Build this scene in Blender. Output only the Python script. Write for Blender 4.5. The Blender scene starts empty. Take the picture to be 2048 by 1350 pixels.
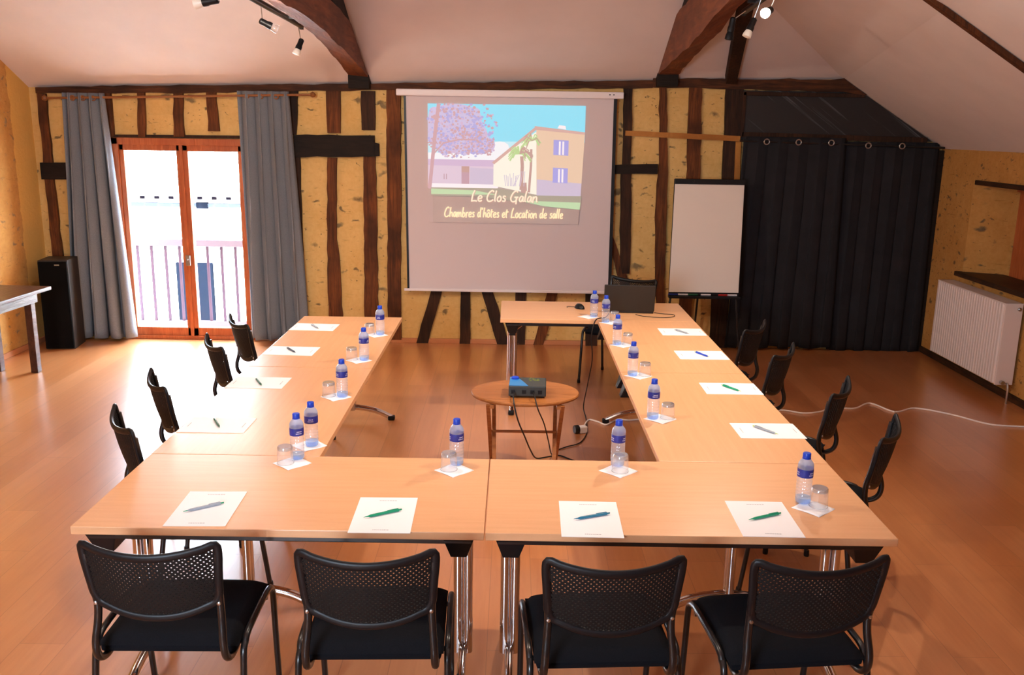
import bpy, bmesh, math, random
from mathutils import Vector, Matrix
R = math.radians
rnd = random.Random(7)
SC = bpy.context.scene
COL = SC.collection

# ------------------------------------------------------------------ materials
MATS = {}
def srgb(r, g, b):
    f = lambda c: (c/255/12.92) if c/255 <= .04045 else ((c/255+.055)/1.055)**2.4
    return (f(r), f(g), f(b), 1)
class NT:
    def __init__(s, name):
        s.m = bpy.data.materials.new(name); s.m.use_nodes = True
        s.t = s.m.node_tree; s.n = s.t.nodes; s.l = s.t.links
        s.b = s.n['Principled BSDF']; s.out = s.n['Material Output']
        s.tc = s.n.new('ShaderNodeTexCoord')
    def add(s, typ, **kw):
        n = s.n.new(typ)
        for k, v in kw.items():
            if k.startswith('_'): setattr(n, k[1:], v)
            else: n.inputs[k.replace('__', ' ')].default_value = v
        return n
    def link(s, a, b): s.l.new(a, b)
    def mapping(s, scale=(1, 1, 1), loc=(0, 0, 0), rot=(0, 0, 0), src='Object'):
        m = s.add('ShaderNodeMapping'); m.inputs['Scale'].default_value = scale
        m.inputs['Location'].default_value = loc; m.inputs['Rotation'].default_value = rot
        s.link(s.tc.outputs[src], m.inputs['Vector']); return m.outputs['Vector']
    def noise(s, vec, scale, detail=4, rough=.55, dist=0):
        n = s.add('ShaderNodeTexNoise', Scale=scale, Detail=detail, Roughness=rough, Distortion=dist)
        s.link(vec, n.inputs['Vector']); return n.outputs['Fac']
    def ramp(s, fac, stops, interp='LINEAR'):
        r = s.add('ShaderNodeValToRGB'); r.color_ramp.interpolation = interp
        e = r.color_ramp.elements
        while len(e) < len(stops): e.new(.5)
        for i, (p, c) in enumerate(stops): e[i].position = p; e[i].color = c
        s.link(fac, r.inputs['Fac']); return r.outputs['Color']
    def mix(s, fac, a, b, mode='MIX'):
        m = s.add('ShaderNodeMix', _data_type='RGBA', _blend_type=mode)
        for v, i in ((fac, 0), (a, 6), (b, 7)):
            if isinstance(v, (int, float, tuple)): m.inputs[i].default_value = v
            else: s.link(v, m.inputs[i])
        return m.outputs[2]
    def math(s, op, a, b=0.):
        m = s.add('ShaderNodeMath', _operation=op)
        for i, v in enumerate((a, b)):
            if isinstance(v, (int, float)): m.inputs[i].default_value = v
            else: s.link(v, m.inputs[i])
        return m.outputs[0]
    def bump(s, h, strength=.3, dist=.01):
        b = s.add('ShaderNodeBump', Strength=strength, Distance=dist)
        s.link(h, b.inputs['Height']); s.link(b.outputs['Normal'], s.b.inputs['Normal'])
    def col(s, c):
        if isinstance(c, tuple): s.b.inputs['Base Color'].default_value = c
        else: s.link(c, s.b.inputs['Base Color'])
def simple(name, c, rough=.5, metal=0., noise=.0, scale=40, spec=.5, coat=0.):
    t = NT(name); b = t.b
    if noise:
        f = t.noise(t.mapping(), scale)
        d = tuple(x*(1-noise) for x in c[:3])+(1,); u = tuple(min(1, x*(1+noise)) for x in c[:3])+(1,)
        t.col(t.ramp(f, [(.3, d), (.7, u)]))
    else: t.col(c)
    b.inputs['Roughness'].default_value = rough; b.inputs['Metallic'].default_value = metal
    b.inputs['Specular IOR Level'].default_value = spec
    if coat: b.inputs['Coat Weight'].default_value = coat; b.inputs['Coat Roughness'].default_value = .08
    MATS[name] = t.m; return t.m

# plaster with pebbles: half-timbered wall panels
def plaster(name, base, dark, stones, dens, axis=0, blend=None):
    t = NT(name)
    v = t.mapping((1, 1, 1))
    n1 = t.noise(v, 2.2, 6, .65); n2 = t.noise(v, 28, 6, .7)
    c = t.ramp(n1, [(.3, dark), (.65, base)])
    c = t.mix(.35, c, t.ramp(n2, [(.35, dark), (.6, base)]))
    # small stones showing through the render
    nv = t.add('ShaderNodeTexNoise', Scale=11., Detail=4.); t.link(v, nv.inputs['Vector'])
    wv = t.mix(.13, v, nv.outputs['Color'], 'ADD')
    mp = t.add('ShaderNodeMapping'); mp.inputs['Scale'].default_value = (1, 1, 2.3)
    t.link(wv, mp.inputs['Vector'])
    h = None
    for sc, th, den in ((8., .30, dens*.8), (19., .24, dens*.8), (4.5, .33, dens*.6)):
        vo = t.add('ShaderNodeTexVoronoi', Scale=sc, Randomness=1.); t.link(mp.outputs['Vector'], vo.inputs['Vector'])
        sep = t.add('ShaderNodeSeparateColor'); t.link(vo.outputs['Color'], sep.inputs['Color'])
        sel = t.math('LESS_THAN', sep.outputs['Red'], den)
        rim = t.ramp(vo.outputs['Distance'], [(th*.45, (1, 1, 1, 1)), (th, (0, 0, 0, 1))])
        k = t.math('MULTIPLY', sel, rim)
        sc_ = t.ramp(sep.outputs['Green'], [(.0, stones[0]), (.5, stones[1]), (1., stones[2])])
        sc_ = t.mix(.5, sc_, t.ramp(n2, [(.3, stones[0]), (.7, stones[1])]))
        c = t.mix(t.math('MULTIPLY', k, .85), c, sc_)
        h = k if h is None else t.math('MAXIMUM', h, k)
    # tool scratches
    sv = t.mapping((5, 5, 30)); s1 = t.noise(sv, 1.6, 4, .6)
    c = t.mix(t.ramp(s1, [(.62, (0, 0, 0, 1)), (.72, (.5, .5, .5, 1))]), c, tuple(x*.6 for x in dark[:3])+(1,))
    if blend:
        ax, at, plain = blend
        sep = t.add('ShaderNodeSeparateXYZ'); t.link(v, sep.inputs[0])
        e = t.math('ADD', sep.outputs[ax], t.math('MULTIPLY', t.math('SUBTRACT', t.noise(v, 6, 4), .5), .12))
        k = t.math('GREATER_THAN', e, at)
        c = t.mix(k, c, plain)
        h = t.math('MULTIPLY', h, t.math('SUBTRACT', 1., k))
    t.col(c); t.b.inputs['Roughness'].default_value = .92; t.b.inputs['Specular IOR Level'].default_value = .2
    hh = t.math('ADD', t.math('MULTIPLY', n2, .6), t.math('MULTIPLY', h, .5))
    t.bump(hh, .55, .018)
    MATS[name] = t.m
OCH = srgb(232, 194, 126); OCD = srgb(214, 168, 96)
plaster('ochre_plaster', OCH, OCD, (srgb(84, 70, 52), srgb(128, 112, 84), srgb(150, 104, 52)), .24)
plaster('stone_plaster_left', srgb(214, 164, 96), srgb(190, 138, 74), (srgb(120, 105, 84), srgb(165, 145, 115), srgb(170, 130, 80)), .26,
        blend=(1, 5.47, srgb(232, 186, 104)))
plaster('stone_plaster_right', srgb(206, 152, 84), srgb(180, 124, 60), (srgb(70, 60, 48), srgb(112, 98, 76), srgb(140, 100, 58)), .36)

def timber(name, light, dark, sc=(14, 14, 1.2), rough=.75):
    t = NT(name); v = t.mapping(sc)
    a = t.noise(v, 2.4, 6, .65, .8); b = t.noise(t.mapping((1.5, 1.5, 1.5)), 2., 3)
    c = t.ramp(a, [(.28, dark), (.7, light)])
    c = t.mix(t.ramp(b, [(.4, (0, 0, 0, 1)), (.7, (.8, .8, .8, 1))]), c, dark)
    t.col(c); t.b.inputs['Roughness'].default_value = rough; t.b.inputs['Specular IOR Level'].default_value = .3
    t.bump(a, .5, .01); MATS[name] = t.m
timber('brown_timber', srgb(136, 76, 34), srgb(58, 30, 13))
timber('dark_timber', srgb(78, 46, 26), srgb(30, 18, 11))
timber('black_timber', srgb(40, 27, 18), srgb(18, 12, 8), (1.2, 14, 14))
timber('plate_timber', srgb(110, 62, 30), srgb(38, 22, 13), (1.2, 14, 14))
timber('truss_timber', srgb(146, 86, 52), srgb(88, 46, 28), (9, 1.0, 9), .6)
timber('pine_batten', srgb(196, 134, 62), srgb(160, 100, 40), (3, 14, 3), .6)
timber('door_wood', srgb(206, 118, 70), srgb(164, 82, 42), (16, 16, 1.5), .42)
timber('walnut_table', srgb(96, 58, 44), srgb(60, 34, 26), (14, 1.2, 14), .28)
timber('teak_table', srgb(190, 122, 66), srgb(150, 88, 42), (2, 16, 16), .4)
timber('sill_wood', srgb(84, 52, 28), srgb(34, 22, 14), (14, 1.5, 14), .6)

# floor
t = NT('laminate_floor')
v = t.mapping((1, 1, 1), rot=(0, 0, R(90)))
br = t.add('ShaderNodeTexBrick', Scale=1., _offset=.37, _offset_frequency=2)
br.inputs['Color1'].default_value = (0, 0, 0, 1); br.inputs['Color2'].default_value = (1, 1, 1, 1); br.inputs['Mortar'].default_value = (.5, .5, .5, 1)
br.inputs['Mortar Size'].default_value = .0016; br.inputs['Brick Width'].default_value = 1.28; br.inputs['Row Height'].default_value = .19
br.inputs['Bias'].default_value = 0.
t.link(v, br.inputs['Vector'])
gr = t.noise(t.mapping((16, 1.1, 1)), 2.2, 6, .6, .6); gr2 = t.noise(t.mapping((3, .6, 1)), 1.5, 3)
c = t.ramp(gr, [(.25, srgb(188, 114, 60)), (.75, srgb(214, 142, 86))])
c = t.mix(.35, c, t.ramp(gr2, [(.3, srgb(186, 108, 56)), (.7, srgb(218, 148, 92))]))
c = t.mix(.24, c, t.ramp(br.outputs['Color'], [(0, srgb(158, 90, 50)), (1, srgb(222, 158, 112))]))
c = t.mix(t.math('MULTIPLY', br.outputs['Fac'], .35), c, srgb(96, 48, 22))
t.col(c); t.b.inputs['Coat Weight'].default_value = 1.; t.b.inputs['Coat Roughness'].default_value = .28; t.b.inputs['Roughness'].default_value = .3; t.b.inputs['Specular IOR Level'].default_value = .5
t.bump(gr, .04, .004); MATS['laminate_floor'] = t.m

# table beech
def beech(name, a, b, sc, rough):
    t = NT(name); g = t.noise(t.mapping(sc), 2.5, 5, .6, .4); g2 = t.noise(t.mapping((60, 60, 60)), 3, 2)
    c = t.mix(.2, t.ramp(g, [(.3, a), (.7, b)]), t.ramp(g2, [(.3, a), (.7, b)]))
    t.col(c); t.b.inputs['Roughness'].default_value = rough; MATS[name] = t.m
beech('beech_top', srgb(218, 162, 116), srgb(228, 174, 128), (1.2, 18, 18), .34)
beech('beech_edge', srgb(198, 136, 88), srgb(212, 150, 100), (1.2, 18, 18), .5)

simple('ceiling_paint', srgb(226, 213, 208), .9, spec=.15, noise=.03, scale=3)
simple('black_steel', srgb(20, 20, 22), .32, .0, coat=.3)
simple('black_plastic', srgb(17, 17, 20), .42, spec=.3)
simple('mesh_plastic', srgb(20, 19, 20), .6, spec=.25)
simple('seat_fabric', srgb(16, 17, 22), .95, noise=.3, scale=300, spec=.15)
simple('chrome', srgb(212, 206, 204), .13, 1.)
simple('steel', srgb(186, 184, 182), .3, 1.)
simple('paper', srgb(240, 240, 244), .7, spec=.2)
simple('napkin_paper', srgb(244, 244, 248), .9, noise=.03, scale=200, spec=.1)
simple('ink_grey', srgb(150, 150, 156), .7)
simple('pen_green', srgb(24, 150, 110), .3); simple('pen_dark', srgb(40, 92, 70), .3); simple('pen_blue', srgb(28, 70, 190), .3)
simple('pen_grey', srgb(150, 158, 168), .3); simple('pen_lime', srgb(170, 196, 100), .35); simple('pen_teal', srgb(40, 120, 150), .3); simple('pen_navy', srgb(58, 70, 88), .3)
simple('cap_blue', srgb(20, 66, 196), .35)
simple('label_blue', srgb(42, 50, 140), .4, noise=.25, scale=60)
simple('label_white', srgb(206, 210, 236), .5); simple('label_red', srgb(190, 60, 50), .5)
simple('screen_fabric', srgb(216, 204, 206), .9, spec=.1)
simple('white_metal', srgb(232, 222, 222), .45)
simple('radiator_paint', srgb(232, 214, 206), .4)
simple('grey_curtain', srgb(130, 134, 140), .9, noise=.12, scale=150, spec=.1)
simple('dark_curtain', srgb(40, 39, 42), .85, noise=.12, scale=6, spec=.15)
simple('speaker_black', srgb(8, 8, 9), .8, spec=.1); simple('speaker_side', srgb(44, 34, 26), .5)
simple('laptop_black', srgb(30, 27, 25), .45); simple('screen_off', srgb(10, 10, 12), .15)
simple('projector_grey', srgb(52, 56, 54), .45); simple('projector_blue', srgb(40, 130, 200), .4)
simple('sticker_green', srgb(128, 140, 40), .5)
simple('cable_black', srgb(16, 14, 14), .5); simple('cable_white', srgb(250, 242, 238), .5)
simple('flip_paper', srgb(236, 224, 212), .85, spec=.15)
simple('brass', srgb(176, 128, 60), .35, 1.)
simple('rod_wood', srgb(140, 84, 38), .45)
simple('marker_red', srgb(180, 36, 30), .4); simple('marker_green', srgb(30, 90, 60), .4); simple('marker_blue', srgb(30, 50, 130), .4)
simple('facade', srgb(240, 236, 230), .9, spec=.1); simple('facade_door', srgb(11, 15, 22), 1., spec=0.); simple('roof_tile', srgb(226, 214, 206), .9, noise=.15, scale=6)
simple('gutter', srgb(52, 56, 66), 1., spec=0.); simple('roof_dark', srgb(6, 5, 8), 1., spec=0.); simple('street', srgb(200, 196, 190), .9)
simple('balcony_wood', srgb(76, 66, 72), 1., spec=0.); simple('balcony_bar', srgb(54, 41, 49), 1., spec=0.)
simple('room_back', srgb(214, 170, 110), .9, spec=.1)
simple('baseboard_wood', srgb(196, 128, 84), .5)
# transom: smoked glass panel with streaks
t = NT('smoked_panel'); m1 = t.mapping((1, 1, 1), rot=(0, R(-36), 0))
m2 = t.add('ShaderNodeMapping'); m2.inputs['Scale'].default_value = (.35, 1, 13); t.link(m1, m2.inputs['Vector'])
nz = t.noise(m2.outputs['Vector'], 1.6, 3, .6)
t.col(t.ramp(nz, [(.60, srgb(34, 34, 36)), (.68, srgb(84, 86, 90))])); t.b.inputs['Roughness'].default_value = .45
MATS['smoked_panel'] = t.m
# clear things: fresnel mix of transparent and glossy (thin walled)
def clear(name, tint, white=.0, gloss=1.):
    t = NT(name); t.n.remove(t.b)
    tr = t.add('ShaderNodeBsdfTransparent'); tr.inputs['Color'].default_value = tint
    gl = t.add('ShaderNodeBsdfGlossy', Roughness=.04)
    lw = t.add('ShaderNodeLayerWeight', Blend=.3)
    f = t.math('MULTIPLY', t.math('ADD', t.math('MULTIPLY', lw.outputs['Facing'], .6), .06), gloss)
    m1 = t.add('ShaderNodeMixShader'); t.link(f, m1.inputs[0]); t.link(tr.outputs[0], m1.inputs[1]); t.link(gl.outputs[0], m1.inputs[2])
    o = m1
    if white:
        df = t.add('ShaderNodeBsdfTranslucent'); df.inputs['Color'].default_value = (.9, .93, 1, 1)
        d2 = t.add('ShaderNodeBsdfDiffuse'); d2.inputs['Color'].default_value = (.85, .9, 1, 1)
        a = t.add('ShaderNodeAddShader'); t.link(df.outputs[0], a.inputs[0]); t.link(d2.outputs[0], a.inputs[1])
        m2 = t.add('ShaderNodeMixShader'); m2.inputs[0].default_value = white
        t.link(m1.outputs[0], m2.inputs[1]); t.link(a.outputs[0], m2.inputs[2]); o = m2
    t.link(o.outputs[0], t.out.inputs['Surface']); MATS[name] = t.m
clear('clear_plastic', (.93, .95, .98, 1), .09)
clear('blue_plastic', (.52, .66, .95, 1), .16)
clear('bottle_base', (.45, .66, .96, 1), .12)
clear('clear_glass', (.95, .96, .97, 1), .04, 1.1)
clear('thick_glass', (.86, .88, .90, 1), .06, 2.)
clear('window_glass', (.97, .98, .98, 1), 0, .35)
def emit(name, c, s, diff=None):
    t = NT(name); t.col(diff or (.0, .0, .0, 1)); t.b.inputs['Emission Color'].default_value = c; t.b.inputs['Emission Strength'].default_value = s
    t.b.inputs['Roughness'].default_value = .9; t.b.inputs['Specular IOR Level'].default_value = .1; MATS[name] = t.m
emit('lamp_lit', (1, .9, .72, 1), 60.)
simple('lamp_glass', srgb(236, 226, 214), .35)

# ------------------------------------------------------------------ mesh helpers
class MB:
    def __init__(s): s.bm = bmesh.new(); s.mi = 0
    def _tag(s, n0):
        s.bm.faces.ensure_lookup_table()
        for f in s.bm.faces[n0:]: f.material_index = s.mi
    def box(s, lo, hi, bev=0., M=None, seg=2):
        n0 = len(s.bm.faces)
        b2 = bmesh.new(); bmesh.ops.create_cube(b2, size=1.)
        for v in b2.verts:
            v.co = Vector([(lo[i]+hi[i])/2+v.co[i]*(hi[i]-lo[i]) for i in range(3)])
        if bev: bmesh.ops.bevel(b2, geom=b2.edges[:], offset=bev, segments=seg, profile=.6, affect='EDGES')
        if M is not None: b2.transform(M)
        s._merge(b2); s._tag(n0); return s
    def _merge(s, b2):
        me = bpy.data.meshes.new('tmp'); b2.to_mesh(me); b2.free(); s.bm.from_mesh(me); bpy.data.meshes.remove(me)
    def prism(s, pts, d, bev=0.):          # polygon pts (3D) extruded by vector d
        n0 = len(s.bm.faces); b2 = bmesh.new(); d = Vector(d)
        a = [b2.verts.new(p) for p in pts]; c = [b2.verts.new(Vector(p)+d) for p in pts]; n = len(pts)
        b2.faces.new(a); b2.faces.new(c[::-1])
        for i in range(n): b2.faces.new((a[i], c[i], c[(i+1) % n], a[(i+1) % n])[::-1])
        bmesh.ops.recalc_face_normals(b2, faces=b2.faces[:])
        if bev: bmesh.ops.bevel(b2, geom=b2.edges[:], offset=bev, segments=2, profile=.6, affect='EDGES')
        s._merge(b2); s._tag(n0); return s
    def face(s, pts):
        n0 = len(s.bm.faces); s.bm.faces.new([s.bm.verts.new(p) for p in pts]); s._tag(n0); return s
    def tube(s, path, r, n=10, closed=False, sub=0, flat=1., up=None):
        n0 = len(s.bm.faces)
        P = [Vector(p) for p in path]
        if sub: P = smooth(P, sub, closed)
        rr = r if isinstance(r, (list, tuple)) else None
        m = len(P); rings = []; prev = None
        for i, p in enumerate(P):
            if closed: tg = P[(i+1) % m]-P[i-1]
            else: tg = P[min(i+1, m-1)]-P[max(i-1, 0)]
            tg.normalize()
            if up is not None: a = Vector(up).cross(tg)
            elif prev is None: a = tg.orthogonal()
            else: a = prev-tg*prev.dot(tg)
            if a.length < 1e-6: a = tg.orthogonal()
            a.normalize(); prev = a; b = tg.cross(a)
            R0 = rr[min(len(rr)-1, int(i*(len(rr)-1)/(m-1)+.5))] if rr else r
            rings.append([s.bm.verts.new(p+a*math.cos(2*math.pi*k/n)*R0+b*math.sin(2*math.pi*k/n)*R0*flat) for k in range(n)])
        L = m if closed else m-1
        for i in range(L):
            A, B = rings[i], rings[(i+1) % m]
            for k in range(n): s.bm.faces.new((A[k], A[(k+1) % n], B[(k+1) % n], B[k]))
        if not closed: s.bm.faces.new(rings[0][::-1]); s.bm.faces.new(rings[-1])
        s._tag(n0); return s
    def lathe(s, prof, c=(0, 0, 0), n=24, cap=True, axis=None):
        n0 = len(s.bm.faces); rings = []; c = Vector(c)
        M = Matrix.Identity(3) if axis is None else Vector((0, 0, 1)).rotation_difference(Vector(axis)).to_matrix()
        for r, z in prof: rings.append([s.bm.verts.new(c+M @ Vector((r*math.cos(2*math.pi*k/n), r*math.sin(2*math.pi*k/n), z))) for k in range(n)])
        for A, B in zip(rings, rings[1:]):
            for k in range(n): s.bm.faces.new((A[k], A[(k+1) % n], B[(k+1) % n], B[k]))
        if cap: s.bm.faces.new(rings[0][::-1]); s.bm.faces.new(rings[-1])
        s._tag(n0); return s
    def torus(s, c, R0, r, axis=(0, 1, 0), n=20, k=8):
        M = Vector((0, 0, 1)).rotation_difference(Vector(axis)).to_matrix(); c = Vector(c)
        return s.tube([c+M @ Vector((R0*math.cos(a), R0*math.sin(a), 0)) for a in [2*math.pi*i/n for i in range(n)]], r, k, True)
    def grid(s, fn, nu, nv):
        n0 = len(s.bm.faces)
        V = [[s.bm.verts.new(fn(i/nu, j/nv)) for j in range(nv+1)] for i in range(nu+1)]
        for i in range(nu):
            for j in range(nv): s.bm.faces.new((V[i][j], V[i+1][j], V[i+1][j+1], V[i][j+1]))
        s._tag(n0); return s
    def build(s, name, mats, parent=None, smooth=False, angle=40, kind=None, org=None):
        me = bpy.data.meshes.new(name); 
        if org is not None: s.bm.transform(Matrix.Translation(-Vector(org)))
        s.bm.to_mesh(me); s.bm.free()
        for m in (mats if isinstance(mats, (list, tuple)) else [mats]): me.materials.append(MATS[m])
        if smooth:
            for p in me.polygons: p.use_smooth = True
            me.set_sharp_from_angle(angle=R(angle))
        o = bpy.data.objects.new(name, me); COL.objects.link(o)
        if org is not None: o.location = org
        if parent: o.parent = parent
        if kind: o['kind'] = kind
        return o
def smooth(P, n, closed=False):
    out = []; m = len(P); L = m if closed else m-1
    for i in range(L):
        p0 = P[i-1] if (closed or i > 0) else P[i]*2-P[i+1]
        p1 = P[i]; p2 = P[(i+1) % m]
        p3 = P[(i+2) % m] if (closed or i+2 < m) else p2*2-p1
        for k in range(n):
            u = k/n
            out.append(.5*((2*p1)+(p2-p0)*u+(2*p0-5*p1+4*p2-p3)*u*u+(3*p1-p0-3*p2+p3)*u**3))
    if not closed: out.append(P[-1])
    return out
def empty(name, loc=(0, 0, 0), rz=0.):
    o = bpy.data.objects.new(name, None); COL.objects.link(o); o.location = loc; o.rotation_euler.z = rz; o.empty_display_size = .1
    return o
def tag(o, label, cat, group=None):
    o['label'] = label; o['category'] = cat
    if group: o['group'] = group
    return o
def copy_tree(o, parent=None):
    c = o.copy(); COL.objects.link(c)
    if parent: c.parent = parent
    for ch in [k for k in bpy.data.objects if k.parent == o]: copy_tree(ch, c)
    return c
def struct(o, label=None, cat=None):
    o['kind'] = 'structure'
    if label: o['label'] = label; o['category'] = cat
    return o

# ------------------------------------------------------------------ room shell
XL, XR, YW, YF = -4.42, 4.10, 5.83, -3.83
YC = 1.0
def zA(x, y): return 2.48+.0247*x+.5*(YW-y)
PX, PZ = 3.112, 2.557
struct(MB().face([(XL-.1, YF, 0), (XR+.6, YF, 0), (XR+.6, YW+.2, 0), (XL-.1, YW+.2, 0)]).build('floor', 'laminate_floor'), 'reddish brown wood laminate floor', 'floor')
# back wall with the door opening
DX0, DX1, DZ = -3.70, -2.40, 1.93
m = MB()
m.face([(XL, YW, 0), (DX0, YW, 0), (DX0, YW, zA(DX0, YW)), (XL, YW, zA(XL, YW))])
m.face([(DX0, YW, DZ), (DX1, YW, DZ), (DX1, YW, zA(DX1, YW)), (DX0, YW, zA(DX0, YW))])
m.face([(DX1, YW, 0), (XR, YW, 0), (XR, YW, 1.945), (PX, YW, PZ), (DX1, YW, zA(DX1, YW))])
for a, b in (((DX0, 0), (DX0, DZ)), ((DX0, DZ), (DX1, DZ)), ((DX1, DZ), (DX1, 0))):
    m.face([(a[0], YW, a[1]), (b[0], YW, b[1]), (b[0], YW+.3, b[1]), (a[0], YW+.3, a[1])])
struct(m.build('wall_back', 'ochre_plaster'), 'ochre plaster back wall between dark timbers', 'wall')
m = MB()
m.face([(XL, YF, 0), (XL, YW, 0), (XL, YW, zA(XL, YW)), (XL, YC, zA(XL, YC)), (XL, YF, zA(XL, YW))])
struct(m.build('wall_left', 'stone_plaster_left'), 'ochre stone wall at the far left', 'wall')
# right wall with a splayed window niche
NY0, NY1, NZ0, NZ1 = 3.0, 5.16, .865, 1.675
m = MB()
m.face([(XR, YF, 0), (XR, YW, 0), (XR, YW, NZ0), (XR, YF, NZ0)])
m.face([(XR, NY1, NZ0), (XR, YW, NZ0), (XR, YW, NZ1), (XR, NY1, NZ1)])
m.face([(XR, YF, NZ0), (XR, NY0, NZ0), (XR, NY0, NZ1), (XR, YF, NZ1)])
m.face([(XR, YF, NZ1), (XR, YW, NZ1), (XR, YW, 1.95), (XR, YF, 1.95)])
dx = .35
m.face([(XR, NY1, NZ0), (XR, NY1, NZ1), (XR+dx, NY1-.16, NZ1), (XR+dx, NY1-.16, NZ0)])
m.face([(XR, NY0, NZ0), (XR+dx, NY0+.2, NZ0), (XR+dx, NY0+.2, NZ1), (XR, NY0, NZ1)])
m.face([(XR, NY0, NZ1), (XR+dx, NY0+.2, NZ1), (XR+dx, NY1-.16, NZ1), (XR, NY1, NZ1)])
m.face([(XR, NY0, NZ0), (XR, NY1, NZ0), (XR+dx, NY1-.16, NZ0), (XR+dx, NY0+.2, NZ0)])
struct(m.build('wall_right', 'stone_plaster_right'), 'ochre stone wall behind the radiator', 'wall')
w = struct(MB().box((XR+dx-.02, NY0+.2, NZ0), (XR+dx+.05, NY1-.16, NZ1)).build('window_2', 'door_wood'), 'brown shuttered window in the right wall niche', 'window')
m = MB()
for k in range(3):
    y0 = NY0+.2+.6*k
    m.box((XR+dx-.05, y0, NZ0+.03), (XR+dx-.015, y0+.06, NZ1))
m.box((XR+dx-.05, NY0+.2, NZ1-.07), (XR+dx-.015, NY1-.16, NZ1)); m.build('frame', 'door_wood', w)
# rear wall behind the camera, with a window
m = MB()
WX0, WX1, WZ0, WZ1 = -2.0, -1.0, 1.35, 2.2
zf = lambda x: zA(x, YW)
m.face([(XL, YF, 0), (WX0, YF, 0), (WX0, YF, zf(WX0)), (XL, YF, zf(XL))])
m.face([(WX0, YF, 0), (WX1, YF, 0), (WX1, YF, WZ0), (WX0, YF, WZ0)])
m.face([(WX0, YF, WZ1), (WX1, YF, WZ1), (WX1, YF, zf(WX1)), (WX0, YF, zf(WX0))])
m.face([(WX1, YF, 0), (XR, YF, 0), (XR, YF, 1.945), (PX, YF, PZ), (WX1, YF, zf(WX1))])
struct(m.build('wall_front', 'room_back'))
# ceiling: back slope, hip slope, right slope, mirrored in front of the ridge
E1 = (2.39, YC, 3.0); HX = -1.5; H = (HX, YC, zA(HX, YC)); Pb = (PX, YW, PZ); Pf = (PX, YF, PZ)
m = MB()
m.face([(XL, YW, zA(XL, YW)), Pb, H, (XL, YC, zA(XL, YC))])
m.face([Pb, E1, H]); m.face([Pb, (XR, YW, 1.945), (XR, YC, 1.945), E1])
m.face([(XL, YF, zA(XL, YW)), (XL, YC, zA(XL, YC)), H, Pf])
m.face([Pf, H, E1]); m.face([Pf, E1, (XR, YC, 1.945), (XR, YF, 1.945)])
struct(m.build('ceiling', 'ceiling_paint'), 'pinkish white sloping attic ceiling', 'ceiling')
# roof over the ceiling keeps the sky out
m = MB()
for a, b in ((YW, YC), (YF, YC)):
    sgn = 1 if a == YW else -1
    m.face([(XL-.2, a+.25*sgn, 2.62), (XR+.7, a+.25*sgn, 2.62), (XR+.7, b, 5.3), (XL-.2, b, 5.3)])
struct(m.build('roof', 'roof_tile'))

# ------------------------------------------------------------------ wall timbers
TRIM = [0]
def post(st, mat='brown_timber', dep=.035, jit=.006, lab=None):
    st = sorted(st); L = []; Rr = []
    for (z0, a0, b0), (z1, a1, b1) in zip(st, st[1:]):
        n = max(1, int((z1-z0)/.09))
        for k in range(n):
            u = k/n; L.append((z0+(z1-z0)*u, a0+(a1-a0)*u+rnd.uniform(-jit, jit))); Rr.append((z0+(z1-z0)*u, b0+(b1-b0)*u+rnd.uniform(-jit, jit)))
    L.append((st[-1][0], st[-1][1])); Rr.append((st[-1][0], st[-1][2]))
    pts = [(x, YW+.01, z) for z, x in L]+[(x, YW+.01, z) for z, x in Rr[::-1]]
    TRIM[0] += 1
    return struct(MB().prism(pts, (0, -dep-.01, 0)).build('trim_%d' % TRIM[0], mat), lab or None, 'timber' if lab else None)
def beam(st, mat='black_timber', dep=.04, jit=.006, lab=None):    # horizontal: (x, zlo, zhi)
    st = sorted(st); L = []; U = []
    for (x0, a0, b0), (x1, a1, b1) in zip(st, st[1:]):
        n = max(1, int((x1-x0)/.1))
        for k in range(n):
            u = k/n; L.append((x0+(x1-x0)*u, a0+(a1-a0)*u+rnd.uniform(-jit, jit))); U.append((x0+(x1-x0)*u, b0+(b1-b0)*u+rnd.uniform(-jit, jit)))
    L.append((st[-1][0], st[-1][1])); U.append((st[-1][0], st[-1][2]))
    pts = [(x, YW+.01, z) for x, z in L]+[(x, YW+.01, z) for x, z in U[::-1]]
    TRIM[0] += 1
    return struct(MB().prism(pts, (0, -dep-.01, 0)).build('trim_%d' % TRIM[0], mat), lab or None, 'timber' if lab else None)
beam([(-4.335, 2.318, 2.374), (-3, 2.34, 2.41), (-1.444, 2.387, 2.445), (1.35, 2.452, 2.52)], 'plate_timber', .05, lab='dark brown wall plate along the top of the back wall')
beam([(1.35, 2.45, 2.535), (2.19, 2.46, 2.545), (2.7, 2.45, 2.55), (3.1, 2.44, 2.555), (3.32, 2.415, 2.42)], 'plate_timber', .055, .008, lab='rough wall plate above the dark curtain')
post([(2.315, -4.335, -4.256), (1.05, -4.341, -4.254), (.55, -4.33, -4.235), (0, -4.33, -4.225)], lab='dark corner post at the left end of the back wall')
post([(2.34, -3.71, -3.655), (1.93, -3.71, -3.655)])
post([(2.36, -3.407, -3.338), (1.935, -3.428, -3.362)], lab='short dark timber above the left door leaf')
post([(2.37, -3.072, -2.987), (1.945, -3.095, -3.0)], lab='short dark timber above the middle of the door')
post([(2.37, -2.767, -2.679), (2.0, -2.769, -2.67)], lab='short dark timber above the right door leaf')
post([(2.39, -2.03, -1.918), (1.98, -2.04, -1.955)], 'dark_timber')
post([(1.78, -2.05, -1.925), (1.08, -2.05, -1.93), (0, -2.05, -1.93)], 'dark_timber')
post([(2.40, -1.662, -1.528), (2.0, -1.665, -1.538)], lab='upper part of the timber post right of the curtain rod end')
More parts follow.
